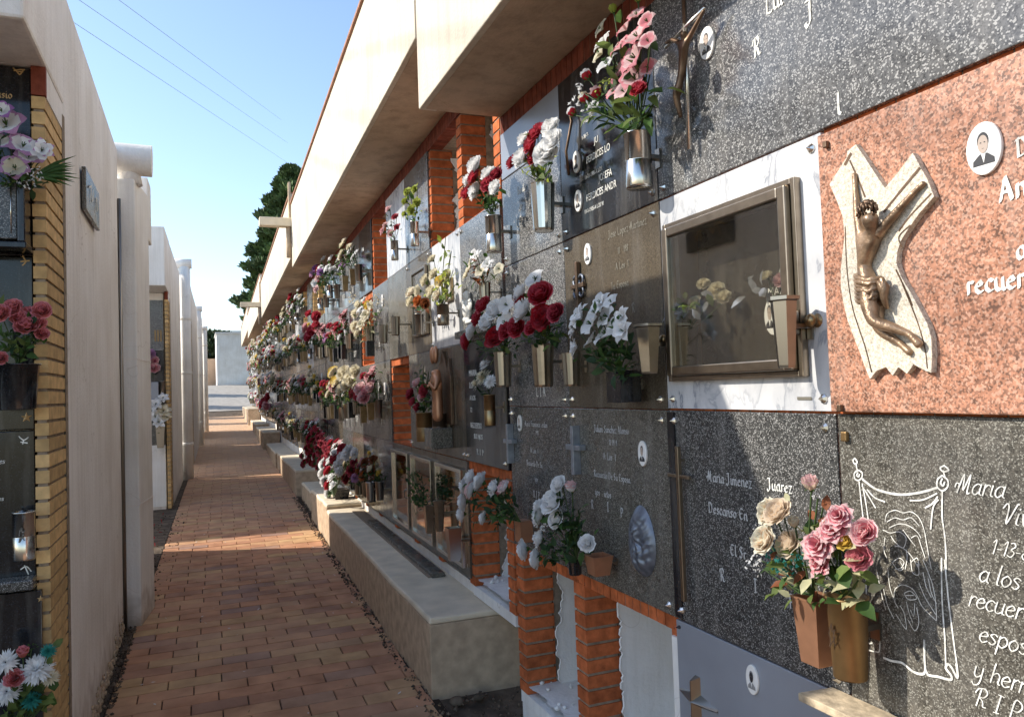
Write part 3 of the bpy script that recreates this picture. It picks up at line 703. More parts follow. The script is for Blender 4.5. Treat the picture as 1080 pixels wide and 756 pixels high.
# loose soil and litter between paving and benches and at the foot of the left wall
mb = MB()
for i in range(2600):
    if i < 1500: y = R.uniform(3.0, 12)**1; x = 1.10+R.uniform(-.07, .07)+DR*(y-3.7)
    elif i < 2000: y = R.uniform(3.6, 6.2); x = -.50+R.uniform(-.02,.05)*1.0
    elif i < 2300: x = R.uniform(1.15,1.75); y = R.uniform(2.6,4.05)
    else: y = R.uniform(6.7,11.5); x = -.45+DR*(y-3)+R.uniform(-.4,.06)
    r = R.choice([.004,.006,.008,.012]); c = Vector((x, y, gz(y)+r*.3))
    vs = [c+Vector((r*R.uniform(.6,1.3),0,0)), c+Vector((0,r*R.uniform(.6,1.3),0)), c-Vector((r*R.uniform(.6,1.3),0,0)), c-Vector((0,r*R.uniform(.6,1.3),0)), c+Vector((0,0,r*.8)), c-Vector((0,0,r))]
    mb.add(vs, [(0,1,4),(1,2,4),(2,3,4),(3,0,4),(1,0,5),(2,1,5),(3,2,5),(0,3,5)])
tag(mb.build('gravel', 'pebble'), 'loose gravel and crumbs along the paving edges', kind='stuff')

mb = MB()
for i in range(150):
    y = R.uniform(3.4, 11); x = R.uniform(-.45, 1.1)+DR*max(0, y-3); r = R.uniform(.006,.017); c = Vector((x, y, gz(y)+.005)); an = R.uniform(0, 6.28)
    d = Vector((math.cos(an), math.sin(an), R.uniform(-.1,.3)))*r; e = Vector((-math.sin(an), math.cos(an), R.uniform(-.1,.4)))*r*.45
    mb.add([c-d, c+e, c+d, c-e], [(0,1,2,3)], 0 if R.random() < .6 else 1)
M['dry_leaf'] = flat('dry_leaf', (.30,.19,.09), .8)
tag(mb.build('leaf_litter', ['dry_leaf', 'letter_w0']), 'dry leaves and fallen petals strewn over the paving', kind='stuff')
# ================================================================== RIGHT NICHE BLOCKS
def course(mb, x0, x1, y0, y1, z0, z1, c=.058, j=.012, mi=0, mort=1, ln=None, prox=True):
    """stack of bricks with recessed mortar"""
    mb.box(x0+.007, x1-.007, y0+.007, y1-.007, z0+.001, z1-.001, mort)
    z = z0; k = 0
    while z < z1-.01:
        zt = min(z+c-j, z1)
        if ln and (y1-y0) > ln:
            y = y0-(ln/2 if k % 2 else 0)
            while y < y1:
                a, b = max(y, y0), min(y+ln-.006, y1)
                if b-a > .02: mb.box(x0+R.uniform(0,.0015), x1, a, b, z, zt, mi)
                y += ln
        else: mb.box(x0+R.uniform(0,.002), x1-R.uniform(0,.001), y0+R.uniform(0,.002), y1-R.uniform(0,.001), z, zt, mi)
        z += c; k += 1
def soldier(mb, x0, x1, y0, y1, z0, z1, wbr=.05, mi=0, mort=1):
    mb.box(x0+.004, x1, y0+.002, y1-.002, z0+.003, z1-.003, mort)
    y = y0
    while y < y1-.01:
        mb.box(x0+R.uniform(0,.002), x1-.002, y+.003, min(y+wbr-.003, y1), z0, z1, mi); y += wbr
def ragged(mb, x0, x1, y0, z0, z1, side=-1, amp=.014, mi=0):
    """ragged plaster skin on a niche side wall (plane y=y0, proud towards side)"""
    n = 60; pts = []; wv = 0
    for k in range(n+1):
        wv = max(-.035, min(.035, wv+R.uniform(-.011,.011)+(R.uniform(-.02,.02) if R.random() < .12 else 0))); pts.append((x0+wv, z0+(z1-z0)*k/n))
    vs = [(a, y0, b) for a, b in pts]+[(x1, y0, b) for a, b in pts]+[(a+.004, y0-side*.006, b) for a, b in pts]
    fs = [(k, k+1, n+2+k, n+1+k) for k in range(n)]+[(k, 2*n+2+k, 2*n+3+k, k+1) for k in range(n)]
    mb.add(vs, fs, mi)
def rblock(label, ya, yb, rows, soff, fh, open_cells, joints, seed, cx=1.03, depth_=2.2, yellow=False, xfront=None):
    """rows: list of row boundary heights, top first. Built in a frame turned with the alley; x measured as at y=0"""
    turn = ya > 3.5
    root = empty('niche_block', (wx(ya) if turn else WX, ya, 0), -DR if turn else 0, label, 'niche block')
    X = 0; L = yb-ya; js = [j-ya for j in joints]
    cells = {}
    core = MB()   # rear mass, in one piece per row strip; open niches are hollow
    core.box(.62, depth_, .01, L-.01, rows[-1]-.9, soff-.01)
    xr0 = .2 if 3.6 < ya < 4 else .02
    core.box(xr0, .62, .01, L-.01, rows[-1]-.9, rows[-1]-.09)
    core.box(.014, .62, .012, L-.012 if xr0 < .1 else .72, rows[-1]-.088, rows[-1]-.032)
    if xr0 > .1: core.box(.03, .62, .722, L-.012, rows[-1]-.1, rows[-1]-.032)
    core.build('core_wall', 'white_pl', root)
    br = MB(); bm_ = 'ybrick' if yellow else 'brick'
    for j in js:      # pillars between columns
        a, b = j-.05, j+.05
        if j < .06: a, b = .002, .1
        if j > L-.06: a, b = L-.1, L-.002
        course(br, .012, .17, a, b, rows[-1]-.03, rows[0]+.02, .0625, .0125)
        br.box(.17, .615, a+.008, b-.008, rows[-1]-.03, rows[0]+.02, 1)
    for zr in rows[1:-1]: soldier(br, .016, .12, .1, L-.1, zr-.055, zr+.012, .055, 0)
    br.build('brick_pillar_wall', [bm_, 'mortar'], root)
    s2 = MB(); soldier(s2, .006, .1, .0, L, rows[0], soff-.002, .052, 0); s2.box(.1,.62,.003,L-.003,rows[0]+.004,soff-.004,1); s2.build('soldier_course', ['brick_dk','mortar'], root)
    sh = MB()
    for zr in rows[1:-1]: sh.box(.122, .62, .012, L-.012, zr-.05, zr+.004)
    for (c, r) in open_cells:
        y0, y1 = js[c], js[c+1]; zt, zb = rows[r], rows[r+1]
        ragged(sh, .19, .62, y1-(.112 if y1 > L-.06 else .06), zb, zt-.056, 1); ragged(sh, .19, .62, y0+.06, zb, zt-.056, -1)
        n = 14; sh.add([( .012+R.uniform(0,.03), y0+.05+(y1-y0-.1)*k/n, zb+.008) for k in range(n+1)]+[(.62, y0+.05+(y1-y0-.1)*k/n, zb+.012) for k in range(n+1)], [(k, k+1, n+2+k, n+1+k) for k in range(n)])
    for (c, r) in open_cells:
        for _ in range(16 if r == 3 else 0):
            q = R.uniform(.004,.016); ellip(sh, (R.uniform(.02,.3), R.uniform(js[c]+.06, js[c+1]-.06), rows[r+1]+.012+q*.3), q, q*R.uniform(.6,1.3), q*.7, 6, 0, .3)
    if not turn: sh.box(.004, .3, js[4]-.062, js[4]+.04, rows[-1], rows[-2]-.07)
    sh.build('shelf', 'white_pl', root)
    cn = MB(); d = cx-WX
    cn.box(d, d+.09, 0, L, soff, soff+fh); cn.build('fascia', 'fascia', root, .006)
    sf = MB(); sf.box(d+.09, depth_, .004, L-.004, soff+.003, soff+.09)
    e = MB(); sf.box(d+.03, d+.088, .03, L-.03, soff-.0025, soff-.0005)
    sf.build('soffit', 'soffit', root)
    rf = MB(); rf.box(d+.09, depth_+.05, .0, L, soff+.09, soff+fh-.06); rf.build('roof', 'fascia', root)
    cp = MB(); y = 0
    while y < L:
        cp.box(d-.018, d+.13, y+.002, min(y+.25, L)-.002, soff+fh, soff+fh+.022); y += .25
    cp.build('coping', 'coping', root)
    return root
J1 = [-.75, 0, .74, 1.482, 2.225, 2.97, 3.66]
ROW1 = [1.295, .617, -.09, -.775, -1.47]
rblock('near niche block with a cream canopy over its memorials', -.75, 3.68, ROW1, 1.392, .86, [(4,3),(5,3)], J1, 1)
J2 = [3.70+.722*k for k in range(11)]; ROW2 = [1.66, .98, .28, -.42, -1.12]
rblock('second niche block along the alley with empty brick niches', 3.70, 10.95, ROW2, 1.765, .86, [(0,0),(1,0),(4,0),(0,3),(3,2),(5,1)], J2, 2)
J3 = [10.98+.75*k for k in range(13)]; ROW3 = [r+.16 for r in ROW2]
rblock('third niche block with pale yellow brick between memorials', 10.98, 20.0, ROW3, 1.93, .86, [(0,0),(1,0),(3,0)], J3, 3, yellow=True)
J4 = [20.05+.77*k for k in range(14)]; ROW4 = [r+.40 for r in ROW2]
rblock('fourth niche block, beside two steps of the benches', 20.05, 30.1, ROW4, 2.17, .86, [], J4, 4, yellow=True)
J5 = [30.15+.77*k for k in range(14)]; ROW5 = [r+.72 for r in ROW2]
rblock('farthest niche block of the right row, next to the road', 30.15, 40.2, ROW5, 2.5, .86, [], J5, 5, yellow=True)

# canopy rain spouts and joints
for Y, zz, ln, lab in ((10.96, 2.32, .42, 'cement rain spout at the joint after the second canopy'), (19.9, 2.2, .48, 'smaller cement rain spout on the third canopy joint')):
    root = empty('rain_spout', (wx(Y)-.42, Y+.02, zz), -DR, lab, 'rain spout')
    mb = MB(); mb.hexa([(-ln, y, z) for y, z in ((-.07,0),(.07,0),(.07,.12),(-.07,.12))], [(.02, y, z) for y, z in ((-.07,0),(.07,0),(.07,.12),(-.07,.12))]); mb.build('spout', 'concrete', root, .012, fix=True)
    mb = MB(); mb.tube([(-.035, 0, -.0), (-.035, 0, -.42)], .035, 8); mb.build('drop_pipe', 'cement_side', root)
    mb = MB(); mb.box(-.03, .0, -.05, .05, .12, .62); mb.build('joint_strip', 'cement_side', root)

# ================================================================== BENCHES / PLINTHS
benches = [(4.09,8.45,-1.215,1.10,'long near cement plinth at the foot of the second niche block','concrete'),
 (8.47,9.95,-1.165,1.11,'short pale cement plinth behind the long near one','concrete'),
 (9.98,11.75,-1.26,1.16,'low pale plinth beside the white and red wreath','concrete'),
 (12.15,16.3,-1.12,1.10,'tall raw cement plinth carrying the dark red cone bouquet','cement_side'),
 (16.35,19.9,-1.13,1.08,'flat grey plinth beyond the tall raw one','concrete'),
 (20.5,24.5,-.88,1.03,'pale plinth with a stone front farther along','concrete'),
 (25.5,30.0,-.83,1.05,'far cement plinth at the fourth block','concrete'),
 (31,39.5,-.42,1.0,'farthest cement plinth near the road','concrete')]
for a, b, t, xf, lab, mt in benches:
    root = empty('cement_plinth', (wx(a)-(WX-xf), a, 0), -DR if a > Y0 else 0, lab, 'plinth'); d = WX-xf+(.19 if a < 9 else 0)
    n = 10; mb = MB(); zb = gz(a)-.1
    top = [(0, (b-a)*k/n) for k in range(n+1)]
    outl = [(R.uniform(-.008,.008), y) for _, y in top]
    ring_b = [(x, y, zb) for x, y in outl]+[(d-.004, b-a, zb), (d-.004, 0, zb)]
    ring_t = [(x, y, t-.035) for x, y in outl]+[(d-.004, b-a, t-.035), (d-.004, 0, t-.035)]
    mb.hexa(ring_b, ring_t); mb.build('body', 'cement_side', root, .006, fix=True)
    mb = MB(); ring = [(x-.0015, y) for x, y in outl]
    mb.hexa([(x, y, t-.034) for x, y in ring]+[(d-.004, b-a, t-.034), (d-.004, 0, t-.034)], [(x+.006, y, t) for x, y in ring]+[(d-.004, b-a, t), (d-.004, 0, t)])
    mb.build('top_screed', mt if mt != 'cement_side' else 'concrete', root, .01, fix=True)
# black granite kerb on the near bench in front of the glass doors
root = empty('granite_kerb', (wx(5.4)-.002, 0, -1.215), -DR, 'black granite kerb strip lying on the near plinth', 'kerb')
root.location.y = 4.95; root.location.x = wx(4.95)-.002
mb = MB(); mb.box(-.10, -.012, 0, 2.4, 0, .03); mb.build('strip', 'g_mid', root, .003)
mb = MB(); mb.box(-.12, 0, 0.02, 3.2, -.0, .008); mb.build('mortar_bed', 'mortar', root)

# ================================================================== LEFT NICHE BLOCKS
def lblock(label, hy, fy, ey, xs_, top, soff, xe=None, turn=True, length=9, pipe=None, cols=1, rear=True, mat='lplaster', slabs=True, bw=.19):
    ang = -DR if turn else 0; xe = xe
    root = empty('niche_block', (xs_, hy, 0), ang, label, 'niche block')
    f = fy-hy; e = ey-hy
    g = gz(fy)-.3
    mb = MB()
    mb.box(-length, -.004, f+.42, e, g, top-.0)              # body
    mb.box(-length, -bw+.12, f+.1, f+.42, g, soff-.005)
    mb.build('side_wall', mat, root, .02)
    mb = MB(); mb.box(-length, 0, 0, f+.418, soff, top-.003); mb.build('hood', mat, root, .012)
    if rear:
        mb = MB(); mb.box(-length, -.002, e+.002, e+.4, soff, top-.03); mb.build('rear_hood', mat, root, .012)
    br = MB(); w_ = .052
    course(br, -w_, -.006, f, f+.40, g+.3, soff-.115, .0588, .0125)
    br.build('brick_corner', ['ybrick','mortar'], root)
    mb = MB(); mb.box(-w_+.001, -.005, f+.03, f+.416, soff-.112, soff-.002); mb.build('side_plaster', mat, root)
    mb = MB(); mb.box(-w_, -.004, f+.002, f+.028, soff-.112, soff-.002); mb.build('lintel_brick', 'brick_dk', root)
    mb = MB(); n = 26; vs = []; 
    for k in range(n+1):
        z = g+.3+(soff-.05-g-.3)*k/n; vs += [(-.0045, f+.395-R.uniform(0,.012), z), (-.001, f+.43, z)]
    mb.add(vs, [(2*k, 2*k+1, 2*k+3, 2*k+2) for k in range(n)]); mb.build('mortar_edge', 'mortar', root)
    return root
L1 = lblock('plastered niche block on the left with yellow brick corner and black memorials', 2.95, 3.35, 6.2, -.52, 1.83, 1.285, turn=False, rear=False)
mb = MB()   # rough footing of the side wall
for i in range(240):
    y = .95+R.uniform(0, 2.3); r = R.uniform(.008,.022); z = gz(2.89+y)+R.uniform(0,.07)*(1 if R.random() < .7 else 2)
    ellip(mb, (R.uniform(-.006,.004), y, z), r*.5, r, r*.8, 6, 0, .2)
tag(mb.build('broken_footing', 'cement_side', L1), kind='stuff')
# grey metal ventilation plate on side wall
pr = empty('wall_plaque', (-.517, 4.52, 1.05), PI/2, 'small grey stone plaque with raised gilt emblem on the left plaster wall', 'plaque')
mb = MB(); mb.box(-.27, .27, -.02, 0, -.105, .105); mb.build('panel', 'g_mid', pr, .004)
mb = MB()
for cxx, s_ in ((-.08,1),(.12,.8)):
    stroke(mb, catmull([(cxx-.06*s_,-.04),(cxx-.02,.05*s_),(cxx+.02,-.02),(cxx+.06*s_,.05)]), .012, -.024, 'even')
stroke(mb, [(-.2,.02),(-.1,.05)], .01, -.024, 'even'); mb.build('emblem', 'brass', pr)
# drain casing on the corner of the first left block
root = empty('drain_casing', (-.52, 5.72, 0), 0, 'square plastered drain casing with a thick spout at the corner of the near left wall', 'drain casing')
g = gz(5.9)
mb = MB(); c_ = [(0,.02),(0,.34),(.165,.90),(.165,.62),(.10,.02)]
c_ = [(-.03,.50),(.0,.50),(.105,.50),(.165,.96),(.165,1.0),(-.03,1.0)]
mb.hexa([(x, y, g-.1) for x, y in c_], [(x, y, 1.62) for x, y in c_]); mb.build('casing', 'lplaster2', root, .01, fix=True)
mb = MB(); mb.hexa([(x, y, 1.28) for x, y in ((-.02,1.0),(.165,1.0),(.172,1.3),(-.02,1.3))], [(x, y, 1.77) for x, y in ((-.02,1.0),(.165,1.0),(.172,1.3),(-.02,1.3))]); mb.build('end_hood', 'lplaster2', root, .008, fix=True)
mb = MB(); mb.tube([(-.05,.58,1.785),(.22,.58,1.78)], .115, 28); mb.build('spout', 'lplaster', root).modifiers.new('e', 'EDGE_SPLIT')
mb = MB(); mb.tube([(.065,.60,1.60),(.065,.60,1.74)], [.09,.065], 20); mb.build('collar', 'lplaster', root)
for z in (gz(6)+.85, gz(6)+1.9): 
    mb = MB(); mb.hexa([(x*1.02+.001, y*.999, z) for x, y in c_], [(x*1.02+.001, y*.999, z+.012) for x, y in c_]); mb.build('joint_ring', 'lplaster', root, fix=True)
mb = MB(); mb.tube([(.008,.42,g),(.008,.42,1.45)], .012, 8); mb.build('conduit', 'steel_dk', root)
# unseen wall between the first left blocks, added to narrow the sunlit strip
mb = MB(); mb.box(-6, -.6, 6.22, 8.95, gz(7)-.1, 1.5); o = mb.build('shade_wall', 'lplaster2', None, .02); tag(o, 'unseen plain wall added behind the near left block to shade the path', 'wall')

L2 = lblock('second niche block on the left with grey hood and yellow brick corner', 11.3, 11.9, 15.4, -.405, 2.33, 1.53, mat='lplaster', rear=False)
L3 = lblock('third niche block on the left, narrow dark hood', 17.3, 17.9, 22.6, -.165, 2.45, 1.75, mat='lplaster', rear=False)
L4 = lblock('last niche block on the left beside the sunlit road', 24.4, 25.0, 28.4, .02, 2.72, 2.0, mat='lplaster2', rear=False)
for (Y, x0, x1, top, lab) in ((15.5,-.33,-.13,2.45,'round cement drain pipe on the corner of the second left block'),(22.8,-.10,.07,2.4,'far drain pipe at the end of the third left block'),(28.5,.10,.26,2.35,'last drain pipe at the end of the left row')):
    root = empty('drain_pipe', ((x0+x1)/2, Y, 0), 0, lab, 'drain pipe'); r = (x1-x0)/2; g = gz(Y)
    mb = MB(); mb.lathe([(r, g-.1), (r, top)], 12, closed=True); mb.build('pipe', 'lplaster2', root)
    for z in (g+.6, g+1.9, g+2.9):
        mb = MB(); mb.lathe([(r, z), (r*1.08, z+.01), (r*1.08, z+.05), (r, z+.06)], 12); mb.build('collar', 'lplaster2', root)
    mb = MB(); mb.tube([(-r*2.5,0,top+.06),(r*1.3,0,top+.06)], r*.9, 12); mb.build('spout', 'lplaster', root)

# ================================================================== BEYOND
root = empty('white_building', (0,0,0), 0, 'low whitewashed building closing the end of the alley', 'building')
a = py_(228, 352, 52); b = py_(300, 352, 52); base = .6
mb = MB(); mb.box(a.x, a.x+9, 52, 56, base, a.z); mb.build('wall', 'farwhite', root, .02)
mb = MB(); mb.box(a.x-.05, a.x+9.1, 51.9, 56.1, a.z, a.z+.1); mb.build('roof_edge', 'farwhite', root)
p = py_(215, 378, 56); q = py_(228, 403, 56)
root = empty('garden_wall', (0,0,0), 0, 'tan rendered boundary wall left of the white building', 'wall')
mb = MB(); mb.box(p.x-10, q.x+.5, 56.5, 56.8, .5, p.z); mb.build('wall', 'farbrown', root)
mb = MB(); mb.box(p.x-10, q.x+.5, 56.4, 56.9, .9, 1.25); mb.build('plinth', 'farbrown', root)
p = py_(216, 349, 120); 
root = empty('far_house', (p.x-6, 120, 1.0), 0, 'pale flat roofed house far beyond the boundary wall', 'house')
mb = MB(); mb.box(-5, 12, 0, 6, 0, p.z-1.3); mb.build('wall', 'farwhite', root)
mb = MB(); mb.box(-5.3, 12.3, -.3, 6.3, p.z-1.3, p.z-1); mb.build('roof', 'farwhite', root)
mb = MB()
for k in range(5): mb.box(-3+3*k, -2+3*k, -.02, .0, 3, 5)
mb.build('window', 'ink', root)

def crown(mb, cx, cyy, z0, z1, rad, n, size, rn, prof):
    for i in range(n):
        t = rn.random(); z = z0+(z1-z0)*t; rr = rad*prof(t); a = rn.uniform(0, 2*PI)
        lob = 1+.12*math.sin(a*3+z*2.3)+.13*math.sin(a*5-z*4.1)+.12*math.sin(z*6.5+a*2)
        q = rn.uniform(.2,1.05)**.55; c = Vector((cx+rr*lob*q*math.cos(a), cyy+rr*lob*q*math.sin(a), z))
        for k in range(3):
            d = Vector((math.cos(a), math.sin(a), rn.uniform(.6,2.2))).normalized()+rdir(rn)*.7; d.normalize()
            s = size*rn.uniform(.5,1.3); e = d.cross(rdir(rn)).normalized()*s*.28
            mb.add([c-e*.6, c+d*s*.5-e, c+d*s, c+d*s*.5+e], [(0,1,2,3)])
def tree(name, label, x, y, z0, h, rad, n, size, seed, col='conifer', base=.05, prof=None):
    rn = random.Random(seed); root = empty(name, (x, y, z0), 0, label, 'tree')
    mb = MB(); pts = [(0,0,-.2),(.05,.02,h*.4),(0,.05,h*.9)]; mb.tube(pts, [h*.022, h*.016, h*.004], 8)
    for k in range(10):
        a = rn.uniform(0, 6.28); z = h*rn.uniform(.15,.8); mb.tube([(0,0,z),(rad*.5*math.cos(a),rad*.5*math.sin(a),z+h*.06)], [h*.006,h*.002], 5)
    mb.build('trunk', 'bark', root)
    mb = MB(); crown(mb, 0, 0, h*base, h, rad, n, size, rn, prof or (lambda t: (1-t)**.75*(.55+.45*min(1, t*6))+.03)); mb.build('crown', M[col], root)
    return root
M['conifer'] = varied('conifer_leaf', (.12,.19,.06), .6, 1.1, .7, island=.5)
M['bush'] = varied('bush_leaf', (.07,.10,.03), .5, 1.0, .7, island=.5)
Yt = 46
p = py_(303, 176, Yt); q = py_(272, 330, Yt)
tree('conifer', 'tall dark green conifer rising behind the right niche blocks', p.x+.2, Yt, .3, p.z-.5, 2.9, 22000, .40, 3, base=.22, prof=lambda t: ((1-t)**.62)*(.5+.5*min(1, t*5))+.02)
for i, (px, Y, h, r) in enumerate(((222,75,3.4,2.6),(208,78,3.2,3),(232,80,3.0,2.4))):
    p = py_(px, 364, Y); tree('round_tree', ['round green tree beyond the tan boundary wall','left green tree behind the tan wall, partly hidden','small green tree behind the white building corner'][i], p.x, Y, 1.0, p.z-1+1.0, r, 1800, .5, 20+i, 'bush', .15, lambda t: math.sqrt(max(0, 1-(2*t-1)**2))+.05)
# unseen cypresses added left of the far road to stripe it with shade
for i, (x, y, h) in enumerate(((-9,36.5,9),(-7,40.2,8.5),(-10,45.8,9.5),(-8,50.0,9))):
    tree('shade_cypress', ['first','second','third','last'][i]+' unseen slim tree added to stripe the far road with shade', x, y, gz(y), h, .75, 1500, .45, 40+i, base=.03)

# power lines
for i, (a, b) in enumerate((((83,0),(270,128)), ((125,0),(270,107)), ((90,32),(270,150)))):
    A = ray(*a).normalized()*32; B = ray(*b).normalized()*70; d = (B-A); P = [A-d*1.2, A-d*.3, A, A+d*.5, B, B+d*.6]
    pts = [A+d*t+Vector((0,0,1))*(.0*t) for t in (-1.0,-.5,0,.25,.5,.75,1,1.3,1.6)]
    mb = MB(); mb.tube(pts, .010, 5); o = mb.build('power_line', 'wire'); tag(o, ['lower long cable crossing the sky','highest cable crossing the sky above the alley','lowest of the three cables, meeting the left wall top'][i], 'cable', 'power lines across the sky')
#@@ OBJECTS
exec_objects = True
# ================================================================== NEAR MEMORIAL SLABS
bar = {}
S1 = Slab('large speckled grey granite memorial under the canopy with a thin crucifix and white oval photo', 1.4825, .617, 1.485, .678, 'g_speck')
S1.text([('Lui',808,17,.028), ('J',850,27,.034), ('R',795,62,.03), ('l',884,122,.03)], 'letter_w')
p = S1.l(747,46); S1.portrait(p.x, p.z, .036, .05)
# crucifix with metal figure
c = S1.l(723,10,.03)
def crucifix(S, top, bot, al, ar, mat, fmat, off=.03, body=None):
    a, b = S.l(*top, off), S.l(*bot, off); l, r = S.l(*al, off), S.l(*ar, off)
    mb = MB(); mb.tube([a, b], .008, 8); o = mb.build('cross', mat, S.root)
    mb = MB(); mb.tube([l, (l+r)/2, r], .007, 8); mb.build('crossbar', mat, S.root)
    if body:
        P = {k: (S.l(x, y, off+.022+z), rr) for k, (x, y, z, rr) in body.items()}
        E = [('hip','waist'),('waist','chest'),('chest','neck'),('neck','head'),('chest','ls'),('ls','le'),('le','lh'),('chest','rs'),('rs','re'),('re','rh'),('hip','lk'),('lk','lf'),('hip','rk'),('rk','rf')]
        skin('figure', P, E, fmat, S.root)
    return o
crucifix(S1, (721,-14), (727,158), (702,50), (744,8), 'silver', 'bronze', .03, dict(hip=(719,84,.0,.015),waist=(720,68,.002,.013),chest=(721,50,.006,.017),neck=(722,40,.008,.009),head=(720,33,.015,.016),
  ls=(716,45,.004,.009),le=(709,42,.002,.007),lh=(702,46,0,.005),rs=(727,40,.004,.009),re=(735,25,.002,.007),rh=(743,10,0,.005),lk=(712,98,.015,.011),lf=(717,122,.0,.007),rk=(714,102,.008,.010),rf=(718,125,-.004,.007)))
S1.bolts('cd')

S2 = Slab('black polished memorial with white block capitals behind the tall pink bouquet', 2.5975, .617, .745, .678, 'g_black')
S2.text([('ADO',616,131,.030,'sans',{}), ('1-38-7-',614,148,.022,'sans',{'sx':.9}), ('JU',627,152,.036,'sans',{}), ('PERDICES LO',619,173,.040,'sans',{'sx':.82}),
 ('11-11-1986-A LOS',617,190,.024,'sans',{'sx':.8}), ('JOSEFA',632,192,.040,'sans',{'sx':.82}), ('PERDICES ANDR',619,213,.040,'sans',{'sx':.82}), ('11-1-1985-A LOS 91',617,226,.024,'sans',{'sx':.8})], 'letter_w')
for q in ((609,171),(611,212)):
    p = S2.l(*q); S2.portrait(p.x, p.z, .03, .045)
mb = MB(); P = [S2.l(600,185,.02), S2.l(597,160,.03), S2.l(603,128,.02), S2.l(600,118,.02)]; mb.tube(P, .006, 6); S2m = mb.build('spray', 'bronze', S2.root)
S2.bolts('cd')
S3 = Slab('speckled grey memorial with short gothic lines under its sky-tinted top', 3.315, .617, .69, .44, 'g_speck')
S3.text([('Familia',546,206,.020), ('de',548,222,.022), ('L F',545,240,.024)], 'letter_w')
S3.bolts('cd')
S3b = Slab('polished slab top under the canopy, bluish sky reflection put into its colour', 3.315, 1.06, .69, .235, 'lightmetal', name='sky_tinted_plate', cat='plate')  # blue-grey colour stands in for sky reflected in the slab's top
mb = MB(); mb.box(-.05,.03,-.006,-.0,.03,.12); mb.build('photo_frame', 'g_black', S3b.root)

# pink granite with crucified figure relief
S4 = Slab('pink granite memorial with a cream stone relief of a crucified figure', 1.111, -.085, .737, .683, 'g_pink', proud=.02)
ol = [(880,195),(898,167),(899,160),(908,153),(921,172),(930,186),(939,199),(953,182),(968,162),(972,168),(976,176),(984,190),(991,208),(975,226),(963,243),(956,254),(952,266),(951,278),(956,292),(968,312),(976,327),(984,342),(988,356),(989,375),(988,393),(982,391),(976,388),(969,384),(966,389),(962,394),(957,390),(953,387),(950,392),(947,396),(943,391),(940,387),(935,389),(930,391),(926,396),(923,400),(918,388),(912,371),(904,351),(899,337),(895,321),(892,303),(892,284),(894,266),(896,249),(894,229),(890,218),(886,208)]
mb = MB(); pts = [S4.xz(*q) for q in ol]; mb.prism(pts, -.016, 0); o = mb.build('stone_relief', 'g_relief', S4.root, .002, fix=True)
mb = MB()
for L_, wd in (([(902,170),(911,190),(918,208)],.004),([(976,178),(955,203),(938,224)],.006),([(988,205),(966,228),(954,244)],.004),([(897,240),(899,285),(905,325),(918,365),(925,392)],.003),([(958,300),(972,335),(981,365),(984,388)],.003),([(951,285),(963,310),(968,322)],.004),([(903,163),(897,174)],.008),([(958,262),(954,250),(966,238)],.003)):
    q = catmull([S4.xz(*a) for a in L_], 5)
    stroke(mb, q, wd, -.0163, 'even')
mb.build('groove', 'bronze', o)
f = dict(hip=(916,298,.014,.024),waist=(911,280,.012,.0155),chest=(916,258,.018,(.026,.021)),neck=(920,243,.024,.012),head0=(918,234,.034,(.020,.022)),head=(916,224,.036,(.018,.020)),
 ls=(908,248,.014,.0125),le=(904,222,.010,.0095),lw=(902,196,.006,.0062),lh=(901,182,.004,.007),rs=(929,243,.014,.0125),re=(948,221,.012,.0095),rw=(965,202,.008,.0062),rh=(976,192,.004,.007),
 lk=(921,340,.042,.0145),la=(959,352,.016,.0075),lf=(972,366,.010,.011),rk=(926,345,.016,.014),ra=(948,361,.008,.0075),rf=(962,374,.004,.0085),lt=(917,318,.026,.024),rt=(923,318,.012,.021),lc=(934,343,.034,.014),rc=(936,354,.012,.012))
P = {k: (S4.l(x, y, .016+z), r) for k, (x, y, z, r) in f.items()}
fig = skin('figure', P, [('hip','waist'),('waist','chest'),('chest','neck'),('neck','head0'),('head0','head'),('chest','ls'),('ls','le'),('le','lw'),('lw','lh'),('chest','rs'),('rs','re'),('re','rw'),('rw','rh'),('hip','lt'),('lt','lk'),('lk','lc'),('lc','la'),('la','lf'),('hip','rt'),('rt','rk'),('rk','rc'),('rc','ra'),('ra','rf')], 'christ', S4.root)
mb = MB(); hc = S4.l(915,221,.052)
for k in range(60):
    d = rdir(); d.z = abs(d.z) if abs(d.x) < .6 else d.z*.9; a = hc+Vector((d.x*.021, d.y*.016-.002, d.z*.017+.004)); mb.tube([a, a+Vector((d.x*.006, -.001, -.012))], [.004,.002], 5)
mb.build('hair', 'bronze', fig)
mb = MB()   # knotted cloth
for k in range(7):
    t = k/6; A0 = S4.l(903+2*t, 291+26*t, .030); A1 = S4.l(916+3*t, 296+24*t, .050+.004*(k % 2)); A2 = S4.l(930, 294+16*t, .030)
    mb.tube(catm3([A0, (A0+A1)/2+Vector((0,-.012,0)), A1, (A1+A2)/2+Vector((0,-.012,0)), A2]), .0072, 7)
for q in ([(929,294),(934,302),(932,314),(936,326)],[(928,296),(931,306),(928,318),(931,322)]):
    mb.tube([S4.l(*p, .044-.004*i) for i, p in enumerate(q)], [.008,.010,.009,.004], 8)
mb.build('loincloth', 'christ', fig)
p = S4.l(1040,157); S4.portrait(p.x, p.z, .037, .052)
S4.text([('Antonio',1056,213,.026,'nib',{'w':.36,'cond':.86}), ('D',1073,166,.02,'nib',{'w':.36,'cond':.86}), ('a',1073,274,.024,'nib',{'w':.36,'cond':.86}), ('recuerdo',1021,311,.0245,'nib',{'w':.36,'cond':.86})], 'letter_w')
